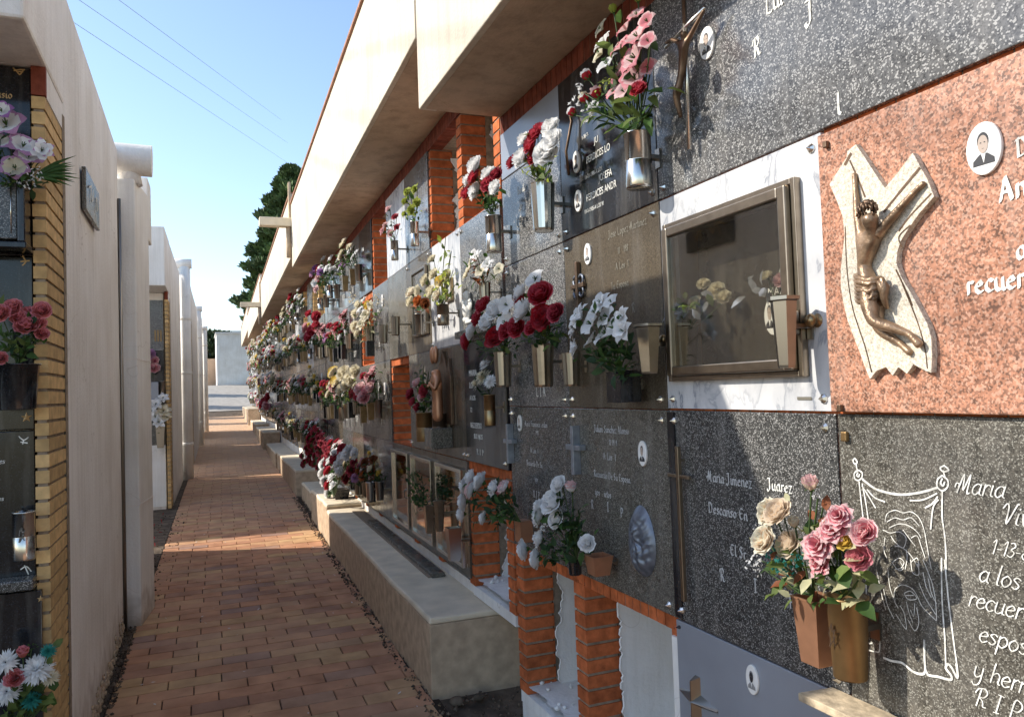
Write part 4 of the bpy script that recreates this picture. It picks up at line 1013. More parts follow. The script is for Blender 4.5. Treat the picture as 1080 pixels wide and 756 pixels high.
for q in ((873,153),(888,430)):
    a = S4.l(*q); mb = MB(); mb.box(a.x-.006,a.x+.006,-.012,0,a.z-.008,a.z+.008); mb.build('bolt', 'bronze', S4.root, .002)

# marble frame with aluminium glass door
S5 = Slab('white veined marble surround with a large aluminium framed glass door', 1.8535, -.088, .739, .703, 'marble', name='window_memorial')
for ch in list(S5.root.children): bpy.data.objects.remove(ch)
il, ib = S5.xz(711,400); ir, it_ = S5.xz(844,186); _, ib2 = S5.xz(846,400); ib = (ib+ib2)/2; _, t2 = S5.xz(707,238); it_ = (it_+t2)/2
W2, H2 = .3665, .699
mb = MB(); mb.box(-W2, il+.02, 0, .025, .004, H2); mb.box(ir-.02, W2, 0, .025, .004, H2); mb.box(il+.02, ir-.02, 0, .025, .004, ib+.02); mb.box(il+.02, ir-.02, 0, .025, it_-.02, H2)
mb.build('marble_surround', 'marble', S5.root)
mb = MB(); fo = .028; fd = .035
def frame(mb, x0, x1, z0, z1, w, y0, y1):
    mb.box(x0, x0+w, y0, y1, z0, z1); mb.box(x1-w, x1, y0, y1, z0, z1); mb.box(x0+w, x1-w, y0, y1, z0, z0+w); mb.box(x0+w, x1-w, y0, y1, z1-w, z1)
frame(mb, il, ir, ib, it_, .016, -.022, -.0005); fr = mb.build('door_frame', 'alu', S5.root, .002)
mb = MB(); frame(mb, il+.018, ir-.018, ib+.018, it_-.018, .03, -.040, -.006); mb.build('sash', 'alu', S5.root, .004)
mb = MB(); mb.box(il+.049, ir-.049, -.03, -.026, ib+.049, it_-.049); mb.build('glass_pane', 'glass', S5.root)
mb = MB(); mb.box(il+.021, ir-.021, .10, .11, ib+.021, it_-.021); back = mb.build('inner_slab', 'g_inner', S5.root)
mb = MB(); mb.box(il, il+.02, .026, .1, ib, it_); mb.box(ir-.02, ir, .026, .1, ib, it_); mb.box(il+.02, ir-.02, .026, .1, ib, ib+.02); mb.box(il+.02, ir-.02, .026, .1, it_-.02, it_); mb.build('reveal', 'alu', S5.root)
t_ = MB()
for st, x, z, h in (('A LOS', .08, .39, .026), ('MARIA', .03, .33, .034), ('MARI', .09, .47, .026), ('A LOS', .12, .16, .02), ('SUS', .11, .12, .02), ('A LA', .12, .205, .02)): sans(t_, st, x, z, h, y=.0985)
t_.build('lettering', 'letter_w', back)
pt = S5.portrait(.055, .27, .036, .055, couple=True); pt.location.y = .098
mb = MB(); mb.box(ir-.015, ir-.003, -.055, -.022, .2, .26); mb.build('handle', 'steel_dk', S5.root, .003)
for q in ((862,338),(705,358)):
    a = S5.l(*q); mb = MB(); mb.lathe([(.0,.034),(.012,.032),(.018,.022),(.012,.012),(.007,.008),(.016,.003),(.018,0)], 14); o = mb.build('knob', 'brass', S5.root, fix=True); o.location = (a.x, 0, a.z); o.rotation_euler = (PI/2, 0, 0)
S5.bolts('bcd'); S5.strokes([[(842,420),(856,420)]], .008, 'letter_f', 'maker_mark')

S6 = Slab('brown granite memorial with faded lettering and ornate dark cross behind white flowers', 2.5975, -.09, .743, .705, 'g_brown')
S6.text([('Jose Lopez Martinez',642,252,.017), ('11 6 1984',652,268,.015), ('A Los 71',650,285,.015), ('Tu Esposa',645,306,.016), ('R',667,330,.02)], 'letter_f')
p = S6.l(621,268); S6.portrait(p.x, p.z, .028, .043)
a = S6.l(612,302); mb = MB(); mb.box(-.009,.009,-.02,-.001,-.10,.10); mb.box(-.055,-.010,-.018,-.001,-.008,.010); mb.box(.010,.055,-.018,-.001,-.008,.010)
for k in range(4):
    an = PI/4+k*PI/2; mb.lathe([(.024,0),(.030,.004),(.024,.008)], 14, c=(0,0,0)) if False else None
o = mb.build('cross', 'bronze', S6.root, .002); o.location = (a.x, 0, a.z)
mb = MB()
for k in range(4):
    an = PI/4+k*PI/2; c0 = Vector((.034*math.cos(an), -.008, .034*math.sin(an))); ring = [c0+Vector((.02*math.cos(q*PI/5), 0, .02*math.sin(q*PI/5))) for q in range(11)]; mb.tube(ring, .006, 6, cap=False)
o2 = mb.build('cross_tracery', 'pewter', S6.root); o2.location = (a.x, 0, a.z)
S6.bolts('abcd')
S7 = Slab('speckled grey memorial behind the big red and white rose bouquet', 3.315, -.09, .69, .705, 'g_speck')
S7.text([('L I A',566,418,.026)], 'letter_w'); S7.bolts('abcd')

# engraved curtain slab
S8 = Slab('grey granite memorial engraved with a tied curtain, a praying face and white cursive lines', 1.111, -.775, .737, .686, 'g_mid')
Z1 = lambda x, y: (860+x/4.727, 440+y/4.727); Z2 = lambda x, y: (860+x/4.554, 590+y/4.554)
thick = [[Z1(*q) for q in [(238,308),(285,345),(330,366),(420,384),(520,375),(610,350)]]]
thick += [[Z2(*q) for q in [(330,470),(370,485),(420,495),(470,535),(515,548),(530,530),(527,470),(526,385)]], [Z2(*q) for q in [(530,520),(545,552),(590,560),(650,575),(655,555),(630,520),(640,500),(660,520),(685,565),(680,500)]]]
S8.strokes(thick, .0052, 'letter_w', 'curtain_engraving')
mid = [[Z1(*q) for q in s] for s in ([(220,320),(232,430),(243,520)],[(236,330),(255,430),(268,520)],[(235,340),(270,395),(303,450)],[(262,360),(300,400),(348,420)],[(608,378),(540,410),(475,414)],[(612,395),(585,430),(550,450)],[(615,410),(590,450),(578,555)],[(636,370),(636,500),(650,620),(655,755)],
 [(215,262),(196,280),(200,305),(216,314),(234,300),(236,275),(215,262)],[(215,275),(208,288),(218,295),(222,284)],[(200,203),(190,215),(200,232),(212,222),(200,203)],[(205,228),(212,262)],
 [(635,290),(612,310),(610,345),(636,366),(662,345),(662,312),(635,290)],[(636,305),(628,325),(640,340),(648,322)],[(645,240),(625,252),(640,270),(668,262),(645,240)],[(640,265),(650,300)],[(632,700),(632,755)])]
mid += [[Z2(*q) for q in s] for s in ([(608,0),(612,200),(625,380),(630,520)],[(625,0),(640,180),(665,380),(682,500)],[(250,430),(290,440),(312,425),(308,265)],[(245,0),(248,200),(250,380),(275,400)])]
S8.strokes(mid, .0034, 'letter_w', 'curtain_cord_engraving')
thin = [[Z1(*q) for q in s] for s in ([(350,520),(360,480),(400,462),(440,475),(480,470),(520,500),(545,560),(560,640),(580,755)],[(340,560),(375,575),(420,570),(455,600),(440,650),(400,620),(380,590)],[(360,520),(400,500),(440,510),(480,500),(520,540)],[(370,550),(420,530),(470,540),(510,570),(530,600)],[(400,640),(440,650),(480,690),(520,755)],[(480,600),(510,590),(530,640),(550,700)],[(390,720),(420,700),(445,720),(430,750),(400,755)],[(455,660),(460,700),(450,755)],[(480,720),(510,700),(520,740)],[(350,600),(345,660),(360,700)],[(440,560),(470,600),(500,640)])]
thin += [[Z2(*q) for q in s] for s in ([(370,10),(400,50),(425,40),(410,10)],[(460,0),(470,60),(500,70),(495,20)],[(520,0),(545,60),(565,120),(580,200),(585,290)],[(500,110),(530,180),(580,260)],[(385,140),(420,120),(470,140),(500,190),(520,230),(583,292)],[(385,140),(380,190),(400,230)],[(430,160),(460,150),(490,185),(450,190),(430,160)],[(440,170),(475,170)],[(390,260),(420,310),(440,330),(430,260),(410,220)],[(450,290),(480,340),(500,300),(490,230)],[(440,200),(455,260),(470,300)],[(545,90),(560,160),(585,210)],[(520,60),(535,130),(560,180)],[(330,140),(350,220),(380,280)],[(300,60),(320,160),(340,240)],[(350,40),(360,130),(385,200)],[(480,210),(475,270),(460,240)])]
S8.strokes(thin, .0019, 'letter_w', 'face_engraving')
kw = {'w': .105, 'slant': .36}
S8.text([('Maria',1009,519,.0225,'round',kw),('Vive',1056,551,.0225,'round',kw),('1-13-8',1045,583,.0175,'round',kw),('a los 8',1032,612,.0225,'round',kw),('recuerdo',1021,638,.0225,'round',kw),('esposo',1032,675,.0225,'round',kw),('y herm',1026,712,.0225,'round',kw),('R I P',1027,742,.022,'round',kw)], 'letter_w')
a = S8.l(893,460); mb = MB(); mb.box(a.x-.009,a.x+.009,-.012,0,a.z-.012,a.z+.012); mb.build('bolt', 'gold', S8.root, .003)

S9 = Slab('dark grey granite memorial with a long thin bronze cross and gothic name lines', 1.8535, -.778, .739, .688, 'g_grey')
S9.text([('Maria Jimenez',747,507,.0185),('Descanso En',748,540,.0185),('El Sr',771,585,.019),('R',760,612,.022),('I',796,624,.022),('P',833,641,.022)], 'letter_g')
S9.text([('Juarez',810,516,.0185)], 'letter_w')
ct, cb = S9.l(721,470), S9.l(726,632); al = S9.l(707,497); ar = S9.l(735,500)
mb = MB(); mb.box(ct.x-.008, ct.x+.008, -.03, -.016, cb.z, ct.z); o = mb.build('cross', 'alu', S9.root, .002)
mb = MB(); mb.box(ct.x-.06, ct.x-.0085, -.029, -.017, al.z-.012, al.z+.0); mb.box(ct.x+.0085, ct.x+.06, -.029, -.017, al.z-.012, al.z+.0); mb.build('crossbar', 'alu', S9.root, .002)
mb = MB(); mb.box(ct.x-.004, ct.x+.004, -.016, 0, ct.z-.05, ct.z-.04); mb.build('fixing', 'steel_dk', S9.root)
S9.bolts('abcd')
mb = MB(); mb.box(-.369, -.330, -.006, -.0003, .01, .68); mb.build('edge_strip', 'g_black', S9.root)
S10 = Slab('grey granite memorial with an oval bust relief and blue grey cross', 2.5975, -.778, .743, .688, 'g_mid')
S10.text([('Julian Sanchez Alonso',627,455,.0155),('6 11 1959',641,469,.0135),('A Los 61',637,484,.0155),('Recuerdo De Su Esposa',627,502,.015),('Hijos Y Nietos',627,521,.0155),('R',624,536,.02),('I',641,539,.02),('P',655,545,.02)], 'letter_g')
p = S10.l(679,478); S10.portrait(p.x, p.z, .028, .045)
a = S10.l(612,500); b = S10.l(612,449); S10.cross(a.x, a.z, b.z-a.z, .125, .022, .035, at=.56)
c0 = S10.l(678,570); mb = MB(); A_, B_ = .088, .125
rn = random.Random(5); P = []
for i in range(41):
    t = i/40; row = []
    for k in range(81):
        an = 2*PI*k/80; x = A_*t*math.cos(an)*(1-.12*math.sin(an)); z = B_*t*math.sin(an); dome = .022*(1-t**4)
        d = .016*math.exp(-((x+.004)**2/.0005+(z-.035)**2/.0011))            # face
        d += .007*abs(math.sin(4.5*math.atan2(z-.01, x)+z*45+1.5*math.sin(x*60)))*min(1, max(0, (t-.4)*5))*(1-t**4)+.004*math.sin(x*150+2*math.sin(z*90))*math.sin(z*120)*(1-t)  # hair / veil folds
        d += .014*math.exp(-((x-.0)**2/.0016+(z+.055)**2/.002))             # joined hands
        d += .005*math.sin(x*190+z*60)*(z < -.01)*(1-t)
        row.append((c0.x+x, -(dome+d)-.002, c0.z+z))
    P.append(row)
mb.grid(P); o = mb.build('bust_relief', 'pewter', S10.root, fix=True)
mb = MB(); fx = c0.x-.004; fz = c0.z+.035; mb.tube([(fx,-.037,fz+.012),(fx,-.042,fz-.008)], [.003,.005], 6); mb.tube([(fx-.008,-.035,fz-.018),(fx+.008,-.035,fz-.018)], .003, 5); mb.tube([(fx-.014,-.034,fz+.008),(fx-.005,-.035,fz+.008)], .003, 5); mb.tube([(fx+.005,-.035,fz+.008),(fx+.014,-.034,fz+.008)], .003, 5); mb.build('face', 'pewter', o)
S10.bolts('abcd')
S11 = Slab('narrow bluish grey memorial with small cross beside the open brick niche', 3.315, -.778, .69, .688, 'g_grey')
S11.text([('Maria Francisca Cerdan',554,449,.0145),('4 2 1991',563,458,.012),('A Los 61',560,477,.0145),('Recuerdo De Su',556,490,.0145),('Hijos',564,507,.0145),('R I P',563,524,.018)], 'letter_g')
p = S11.l(549,446); S11.portrait(p.x, p.z, .025, .04)
a = S11.l(542,488); b = S11.l(542,447); S11.cross(a.x, a.z, b.z-a.z, .11, .020, .035, at=.56); S11.bolts('ab')
S12 = Slab('plain blue grey metal plate with pointed star cross below the gothic memorial', 1.86, -1.462, .74, .682, 'lightmetal', name='metal_plate_memorial')
p = S12.l(795,716); S12.portrait(p.x, p.z, .026, .042, suit='greyp', face='ink')
a = S12.l(737,738); mb = MB(); mb.hexa([(a.x-.013,0,a.z-.12),(a.x+.013,0,a.z-.12),(a.x+.013,0,a.z+.075),(a.x-.013,0,a.z+.075)], [(a.x-.002,-.03,a.z-.11),(a.x+.002,-.03,a.z-.11),(a.x+.002,-.03,a.z+.065),(a.x-.002,-.03,a.z+.065)]); mb.build('cross', 'steel_dk', S12.root, fix=True)
mb = MB()
for sx_ in (-1, 1): mb.hexa([(a.x, 0, a.z-.022),(a.x, -.034, a.z),(a.x, 0, a.z+.022)] if sx_ > 0 else [(a.x, 0, a.z+.022),(a.x, -.034, a.z),(a.x, 0, a.z-.022)], [(a.x+sx_*.10, 0, a.z-.006),(a.x+sx_*.10, -.006, a.z),(a.x+sx_*.10, 0, a.z+.006)] if sx_ > 0 else [(a.x+sx_*.10, 0, a.z+.006),(a.x+sx_*.10, -.006, a.z),(a.x+sx_*.10, 0, a.z-.006)])
mb.build('crossbar', 'steel_dk', S12.root, fix=True)
S12.bolts('a', .022, 'ink', .006)
S13 = Slab('grey memorial below the curtain engraving, mostly out of view', 1.11, -1.462, .74, .682, 'g_grey')
root = empty('wooden_plank', (1.45, 1.42, -.79), -PI/2, 'weathered wooden plank lying on the ledge below the pink carnations', 'plank')
mb = MB(); mb.hexa([(-.13,-.10,0),(.36,-.085,.0),(.36,-.004,0),(-.115,-.004,0)], [(-.13,-.10,.02),(.36,-.085,.02),(.36,-.004,.022),(-.115,-.004,.022)]); mb.build('board', 'wood', root, .002, fix=True)

# ================================================================== NEAR VASES AND BOUQUETS
vase('square brown copper vase holding the peach roses', (861,629), (858,696), 40, 'square', 'copper', .075)
vase('round dull gold vase holding the pink carnations', (893,628), (893,712), 42, 'round', 'gold', .085, emblem='bronze')
LG = ['green','lgreen','dgreen']
bouquet('rose_bouquet', 'peach rose bouquet with one high bud in the brown square vase', (858,628), [(812,540,13,'rose','peach','peachrim'),(822,541,14,'rose','peach','peach'),(807,570,13,'rose','peach','peachrim'),(833,575,14,'rose','peach','peach'),(838,553,8,'bud','peach'),(855,513,11,'bud','peach','palepink'),
 (796,589,9,'fluff','white'),(801,598,8,'fluff','white'),(818,590,12,'fluff','teal'),(832,598,12,'fluff','teal'),(800,560,6,'fluff','white'),(861,524,6,'fluff','white'),(846,590,9,'fluff','teal')], 38, ['lgreen','ivoryleaf','green','rust'], .16, extra=[(830,615),(845,610),(868,535),(860,545)], L=(.03,.055))
bouquet('carnation_bouquet', 'pink carnations with pale edges and cream leaves in the gold vase', (890,628), [(885,545,13,'carnation','pink','palepink'),(880,560,16,'carnation','pink','palepink'),(864,575,16,'carnation','pink','palepink'),(868,594,15,'carnation','pink','palepink'),(912,561,12,'rose','pink','palepink'),(907,589,12,'rose','pink','pink'),(892,572,8,'rose','yellow')],
  34, ['lgreen','ivoryleaf','green','ivoryleaf'], .17, extra=[(872,630),(885,612),(905,612),(860,615)], L=(.035,.06), wr=.7)
vase('polished steel vase holding the tall pink gladioli', (672,141), (672,200), 28, 'cylinder', 'steel', .08)
bouquet('gladiolus_bouquet', 'tall pink and white gladioli with red tipped buds under the canopy', (671,141), [(672,17,10,'open','palepink','pink'),(683,23,9,'open','pink','palepink'),(660,31,10,'open','palepink','pink'),(673,40,14,'open','palepink','pink'),(671,62,16,'open','palepink','pink'),(655,50,11,'open','palepink','pink'),(670,84,15,'open','palepink','pink'),(654,77,12,'open','palepink','pink'),
 (684,44,9,'open','pink','palepink'),(684,72,9,'open','pink','palepink'),(648,98,9,'open','palepink','pink'),(658,97,9,'open','palepink'),(635,31,9,'open','cream'),(637,46,11,'open','white'),(634,57,11,'open','cream'),(641,69,11,'open','white'),
 (620,82,8,'bud','red','white'),(618,106,8,'bud','red','cream'),(631,101,9,'bud','red','palepink'),(674,95,8,'rose','red'),(605,120,7,'bud','red','white'),(612,98,11,'fluff','white'),(625,116,11,'fluff','white'),(640,90,9,'fluff','lime'),(647,12,6,'bud','lime'),(673,0,7,'bud','lime')],
 60, LG, .16, extra=[(690,108),(640,120),(655,118),(680,118),(640,130),(694,100)], L=(.045,.085), wr=.5)
vase('fluted steel vase under the red and white roses beside the block end', (572,194), (574,244), 24, 'fluted', 'steel', .09)
bouquet('rose_bouquet', 'round red and white rose bouquet in the fluted steel vase', (572,194), [(582,136,10,'rose','white'),(584,149,10,'rose','white'),(576,162,12,'rose','white'),(554,148,8,'rose','white'),(551,167,10,'rose','white'),(570,138,8,'rose','red'),(561,154,9,'rose','red'),(541,172,7,'rose','red'),(565,143,8,'rose','red'),(564,166,8,'rose','red')],
  46, ['lgreen','green','lime'], .15, extra=[(566,182),(580,180)])
vase('ribbed steel vase at the start of the second block, top row', (520,228), (520,267), 17, 'cylinder', 'steel', .09)
bouquet('rose_bouquet', 'small dark red and white rose bouquet before the empty brick niches', (519,229), [(502,175,9,'rose','white'),(503,202,9,'rose','white'),(523,198,7,'rose','white'),(516,184,8,'rose','white'),(501,188,8,'rose','red'),(516,195,8,'rose','wine'),(493,204,7,'rose','red'),(524,184,6,'rose','wine'),(494,190,6,'rose','white')], 50, ['green','dgreen'], .15, extra=[(512,216),(522,214)])
vase('left fluted steel vase below the big red and white roses', (530,371), (531,408), 18, 'fluted', 'steel_dk', .09)
vase('middle fluted copper toned vase below the big red and white roses', (572,363), (573,408), 22, 'fluted', 'alu', .09)
vase('right fluted steel vase below the big red and white roses', (602,372), (603,407), 18, 'fluted', 'steel_dk', .07)
bouquet('rose_bouquet', 'left half of the big red and white roses, with white star petals', (530,372), [(534,341,11,'open','white'),(523,328,10,'rose','white'),(515,340,9,'rose','white'),(499,350,8,'rose','white'),(535,322,9,'open','white'),(524,356,11,'rose','rose','red'),(545,346,9,'rose','red'),(511,323,9,'rose','red'),(505,336,8,'rose','red'),(493,360,8,'rose','red'),(534,350,8,'rose','red')], 46, LG, .16, extra=[(505,368),(520,370),(540,365)])
bouquet('rose_bouquet', 'right half of the big red and white roses, with two open crimson roses', (573,364), [(553,329,12,'rose','white'),(550,310,9,'rose','white'),(565,295,10,'open','white'),(571,311,12,'rose','red'),(573,335,12,'rose','rose','red'),(587,330,9,'rose','wine'),(550,317,8,'rose','red'),(562,346,8,'rose','red')], 46, LG, .16, extra=[(585,345),(570,355),(595,350),(556,358)])
vase('black granite box vase with white lilies', (657,392), (657,424), 30, 'box', 'g_black', .07)
bouquet('lily_bouquet', 'full bouquet of white lilies over dark leaves beside the tapered beige vase', (653,392), [(635,321,11,'lily','white'),(645,319,9,'open','white'),(614,336,14,'lily','white'),(624,342,13,'open','white'),(641,334,12,'open','white'),(640,353,13,'open','white'),(659,350,12,'lily','white'),(609,366,11,'lily','white'),(624,359,9,'open','white'),(657,334,9,'lily','white'),(628,330,10,'open','white'),(649,345,10,'open','white'),(606,349,8,'lily','white')], 70, ['dgreen','green'], .17, extra=[(625,375),(640,378),(655,372),(635,385),(665,380),(665,388)], L=(.03,.06))
vase('empty tapered beige metal vase beside the marble surround', (683,342), (686,394), 26, 'hexagon', 'alu', .085)
vase('tapered steel vase fixed in front of the glass door', (826,313), (830,388), 26, 'hexagon', 'steel_dk', .085)
# inside the glass door
bouquet('rose_bouquet', 'faded white roses behind the glass door', (725,350), [(756,307,8,'rose','cream'),(764,314,7,'rose','cream'),(742,300,6,'rose','cream'),(733,320,7,'rose','cream'),(748,315,6,'bud','cream')], 14, ['grey','lgreen'], -.035, boff=-.05, L=(.03,.05))
vase('dark vase standing behind the glass door', (725,345), (727,392), 22, 'round', 'steel_dk', -.05, bracket=False)
bouquet('rose_bouquet', 'two pale buds standing in for flowers reflected in the glass door', (815,330), [(809,292,6,'rose','cream'),(824,296,7,'rose','palepink')], 5, ['grey'], -.04, boff=-.05)  # buds set behind the pane stand in for flowers reflected in it
vase('brown metal box pot at the open brick niche', (552,549), (554,571), 17, 'box', 'copper', .08)
bouquet('rose_bouquet', 'white rose bouquet leaning left over the open niche', (549,550), [(498,504,8,'rose','white'),(508,508,9,'rose','white'),(491,513,7,'rose','white'),(498,517,8,'rose','white','palepink'),(490,529,8,'rose','white'),(488,542,7,'rose','white'),(511,546,6,'rose','white'),(522,515,8,'rose','white'),(532,514,7,'rose','white','palepink'),(526,520,5,'bud','pink')], 80, ['dgreen','green','dgreen'], .19, extra=[(515,525),(525,535),(530,530),(510,540)], L=(.03,.06))
vase('square copper pot under the oval bust relief', (631,585), (633,606), 26, 'square', 'copper', .075)
bouquet('rose_bouquet', 'loose white rose bouquet hanging over the brick pillar', (608,590), [(590,511,8,'rose','white'),(603,516,8,'bud','white','palepink'),(584,530,12,'rose','white'),(569,534,7,'rose','white'),(570,545,9,'rose','white'),(588,548,9,'rose','white'),(570,568,8,'rose','white'),(554,579,9,'rose','white'),(567,589,9,'rose','white'),(620,573,8,'rose','white'),(575,556,6,'fluff','white')], 90, ['dgreen','green','dgreen'], .16, extra=[(600,540),(605,560),(598,575),(612,540),(585,580),(615,560)], L=(.03,.06))
vase('dark fluted pot behind the square copper pot', (606,590), (607,606), 14, 'fluted', 'g_black', .07)

# ================================================================== SECOND BLOCK
def cellY(J, c): return (J[c]+J[c+1])/2, J[c+1]-J[c]
def cslab(J, ROW, c, r, label, mat, **k):
    Yc, wd = cellY(J, c); return Slab(label, Yc, ROW[r+1], wd, ROW[r]-ROW[r+1], mat, **k)
T1 = cslab(J2, ROW2, 0, 1, 'first slab of the second block, speckled grey, with a small white angel relief', 'g_speck')
a = T1.l(496,322); mb = MB()
for (dx, dz, rx_, ry_, rz_) in ((0,.05,.03,.025,.035),(.0,-.02,.045,.03,.06),(-.05,.02,.045,.012,.03),(.05,.0,.04,.012,.035),(-.02,-.08,.05,.02,.02),(.03,-.1,.06,.02,.015)): ellip(mb, (a.x+dx, -.02, a.z+dz), rx_, ry_, rz_, 12)
mb.build('angel_relief', 'porcelain', T1.root, fix=True); T1.bolts('abcd')
mb = MB(); q = T1.l(492,345); mb.box(-.3,.3,-.07,0,.02,.06); mb.build('shelf', 'g_mid', T1.root, .004)
T2 = cslab(J2, ROW2, 1, 1, 'white marble slab with two small framed photos behind cream roses', 'marble'); T2.bolts('abcd')
T2.ltext([('R I P', -.1, .1, .03, 'nib', {})], 'letter_g')
mb = MB(); frame(mb, .05, .2, .28, .42, .012, -.02, -.001); mb.build('photo_frame', 'brass', T2.root); p = T2.portrait(-.12, .38, .04, .055)
T3 = cslab(J2, ROW2, 2, 1, 'brown grey slab with a small aluminium framed window and two lantern vases', 'g_brown'); T3.bolts('ab')
mb = MB(); frame(mb, -.12, .30, .12, .60, .02, -.025, -.001); mb.build('door_frame', 'alu', T3.root, .003); mb = MB(); mb.box(-.1,.28,-.012,-.008,.14,.58); mb.build('glass_pane', 'g_grey', T3.root)
T4 = cslab(J2, ROW2, 0, 2, 'black memorial with rows of white capitals over the open niche', 'g_black')
T4.ltext([('MARIA', -.26, .50, .05, 'sans', {}), ('LOPEZ', -.26, .43, .05, 'sans', {}), ('A LOS', -.26, .36, .04, 'sans', {}), ('72', -.26, .29, .04, 'sans', {}), ('RECUERDO', -.26, .20, .045, 'sans', {'sx':.9}), ('SUS HIJOS', -.2, .14, .04, 'sans', {'sx':.9}), ('R  I  P', -.16, .05, .05, 'sans', {})], 'letter_w')
T4.bolts('cd')
T5 = cslab(J2, ROW2, 1, 2, 'brown grey memorial with a robed statue in a dark arch', 'g_brown'); T5.bolts('cd')
a = T5.l(472,450)
mb = MB(); A = [(-.15,0),(-.15,.28),(-.12,.36),(-.06,.40),(-.01,.47),(.05,.40),(.10,.33),(.13,.42),(.17,.30),(.17,0)]
mb.prism([(a.x+x, a.z+z+.02) for x, z in A], -.02, 0); mb.build('arch_relief', 'bronze', T5.root, .003, fix=True)
P = dict(base=(Vector((a.x+.03,-.07,a.z+.02)),(.055,.04)), hem=(Vector((a.x+.03,-.07,a.z+.1)),(.05,.038)), waist=(Vector((a.x+.03,-.07,a.z+.22)),(.042,.034)), chest=(Vector((a.x+.03,-.07,a.z+.30)),(.05,.036)), neck=(Vector((a.x+.03,-.073,a.z+.34)),.03), head=(Vector((a.x+.03,-.08,a.z+.372)),.036),
  ls=(Vector((a.x-.02,-.08,a.z+.31)),.022), le=(Vector((a.x-.035,-.10,a.z+.25)),.018), lh=(Vector((a.x+.0,-.12,a.z+.27)),.012), rs=(Vector((a.x+.08,-.08,a.z+.31)),.022), re=(Vector((a.x+.095,-.10,a.z+.24)),.018), rh=(Vector((a.x+.06,-.13,a.z+.29)),.012))
skin('statue', P, [('base','hem'),('hem','waist'),('waist','chest'),('chest','neck'),('neck','head'),('chest','ls'),('ls','le'),('le','lh'),('chest','rs'),('rs','re'),('re','rh')], 'copper', T5.root)
mb = MB(); mb.box(a.x-.06, a.x+.12, -.14, 0, a.z-.13, a.z+.0); mb.build('pedestal', 'g_mid', T5.root, .006)
for dx in (-.12, -.04):
    mb = MB(); ellip(mb, (a.x+dx-.05, -.04, a.z+.47), .022, .02, .06); mb.build('ornament', 'copper', T5.root)
T6 = cslab(J2, ROW2, 2, 2, 'grey memorial slab with dark iron holder left of the statue memorial', 'g_mid'); T6.bolts('cd')
def glassdoor(c, label, inner, b=(J2, ROW2, 3)):
    S = cslab(b[0], b[1], c, b[2], label, 'g_brown', name='glass_door_memorial', cat='glass door memorial')
    for ch in list(S.root.children): bpy.data.objects.remove(ch)
    w_, h_ = S.w/2, S.h
    mb = MB(); frame(mb, -w_+.004, w_-.004, .004, h_-.004, .05, 0, .025); mb.build('stone_surround', 'g_brown', S.root)
    mb = MB(); frame(mb, -w_+.056, w_-.056, .056, h_-.056, .025, -.03, .02); mb.build('door_frame', 'steel', S.root, .003)
    mb = MB(); mb.box(-w_+.082, w_-.082, -.012, -.009, .082, h_-.082); mb.build('glass_pane', 'glass', S.root)
    mb = MB(); mb.box(-w_+.05, w_-.05, .12, .13, .05, h_-.05); mb.build('inner_slab', inner, S.root)
    p = S.portrait(-.02, .42, .05, .07); p.location.y = .118
    mb = MB(); mb.box(-w_+.05, w_-.05, .0, .12, .05, .08); mb.build('sill', 'marble', S.root)
    mb = MB(); mb.box(.06, .12, -.05, -.031, .25, .32) if False else mb.tube([(w_-.068,-.03,.3),(w_-.068,-.05,.31),(w_-.068,-.05,.36),(w_-.068,-.03,.37)], .006, 6); mb.build('handle', 'steel_dk', S.root)
    return S
D1 = glassdoor(1, 'nearest steel framed glass door memorial on the cement plinth', 'g_brown')
D2 = glassdoor(2, 'middle steel framed glass door memorial with a green plant before it', 'g_grey')
D3 = glassdoor(3, 'farthest steel framed glass door memorial of the bottom row', 'marble')
vase('square steel vase at the foot of the nearest glass door', (478,556), (478,590), 16, 'square', 'steel', .10)
vase('pair side steel vase before the middle glass door', (452,533), (453,562), 10, 'square', 'alu', .1)
vase('brown steel vase right of the green plant', (463,528), (464,560), 11, 'hexagon', 'alu', .1)
bouquet('potted_plant', 'bushy green plant between the glass doors', (447,535), [(436,500,4,'fluff','green'),(444,508,5,'fluff','dgreen')], 120, ['dgreen','green'], .12, extra=[(434,498),(440,510),(446,520),(452,528),(436,520),(445,500),(441,530)], L=(.02,.045), jit=.045, cat='plant')
bouquet('potted_plant', 'dark green plant inside the nearest glass door', (476,530), [(472,505,5,'fluff','green')], 60, ['dgreen'], -.03, boff=-.05, extra=[(468,500),(478,505),(480,515),(470,515)], L=(.02,.04), cat='plant')
vase('plain brass cylinder vase below small white chrysanthemums', (516,416), (518,449), 12, 'cylinder', 'brass', .08)
bouquet('chrysanthemum_bouquet', 'small white chrysanthemums on the black capitals memorial', (516,417), [(511,385,6,'mum','white'),(510,398,9,'mum','cream'),(503,405,7,'mum','cream'),(517,402,7,'mum','white')], 14, ['dgreen'], .13)
vase('wide engraved brass cylinder vase beside the statue memorial', (447,435), (447,465), 17, 'cylinder', 'gold', .09, emblem='bronze')
vase('dark bronze cylinder vase between the brass one and the statue', (463,436), (463,462), 15, 'cylinder', 'bronze', .06)
bouquet('rose_bouquet', 'dusky pink roses with green sprigs in the wide brass vase', (447,436), [(440,404,5,'rose','palepink'),(446,419,5,'rose','palepink'),(434,416,6,'rose','wine'),(448,412,6,'rose','rose'),(441,430,5,'rose','wine'),(436,424,5,'rose','rose')], 70, ['green','lgreen','dgreen'], .14, extra=[(447,385),(452,392),(445,395),(455,405),(440,395),(456,420)], L=(.03,.06))
vase('left steel vase below cream roses on the marble slab', (442,331), (443,353), 10, 'round', 'steel_dk', .1)
vase('right steel vase below cream roses on the marble slab', (467,321), (468,343), 13, 'cylinder', 'alu', .1)
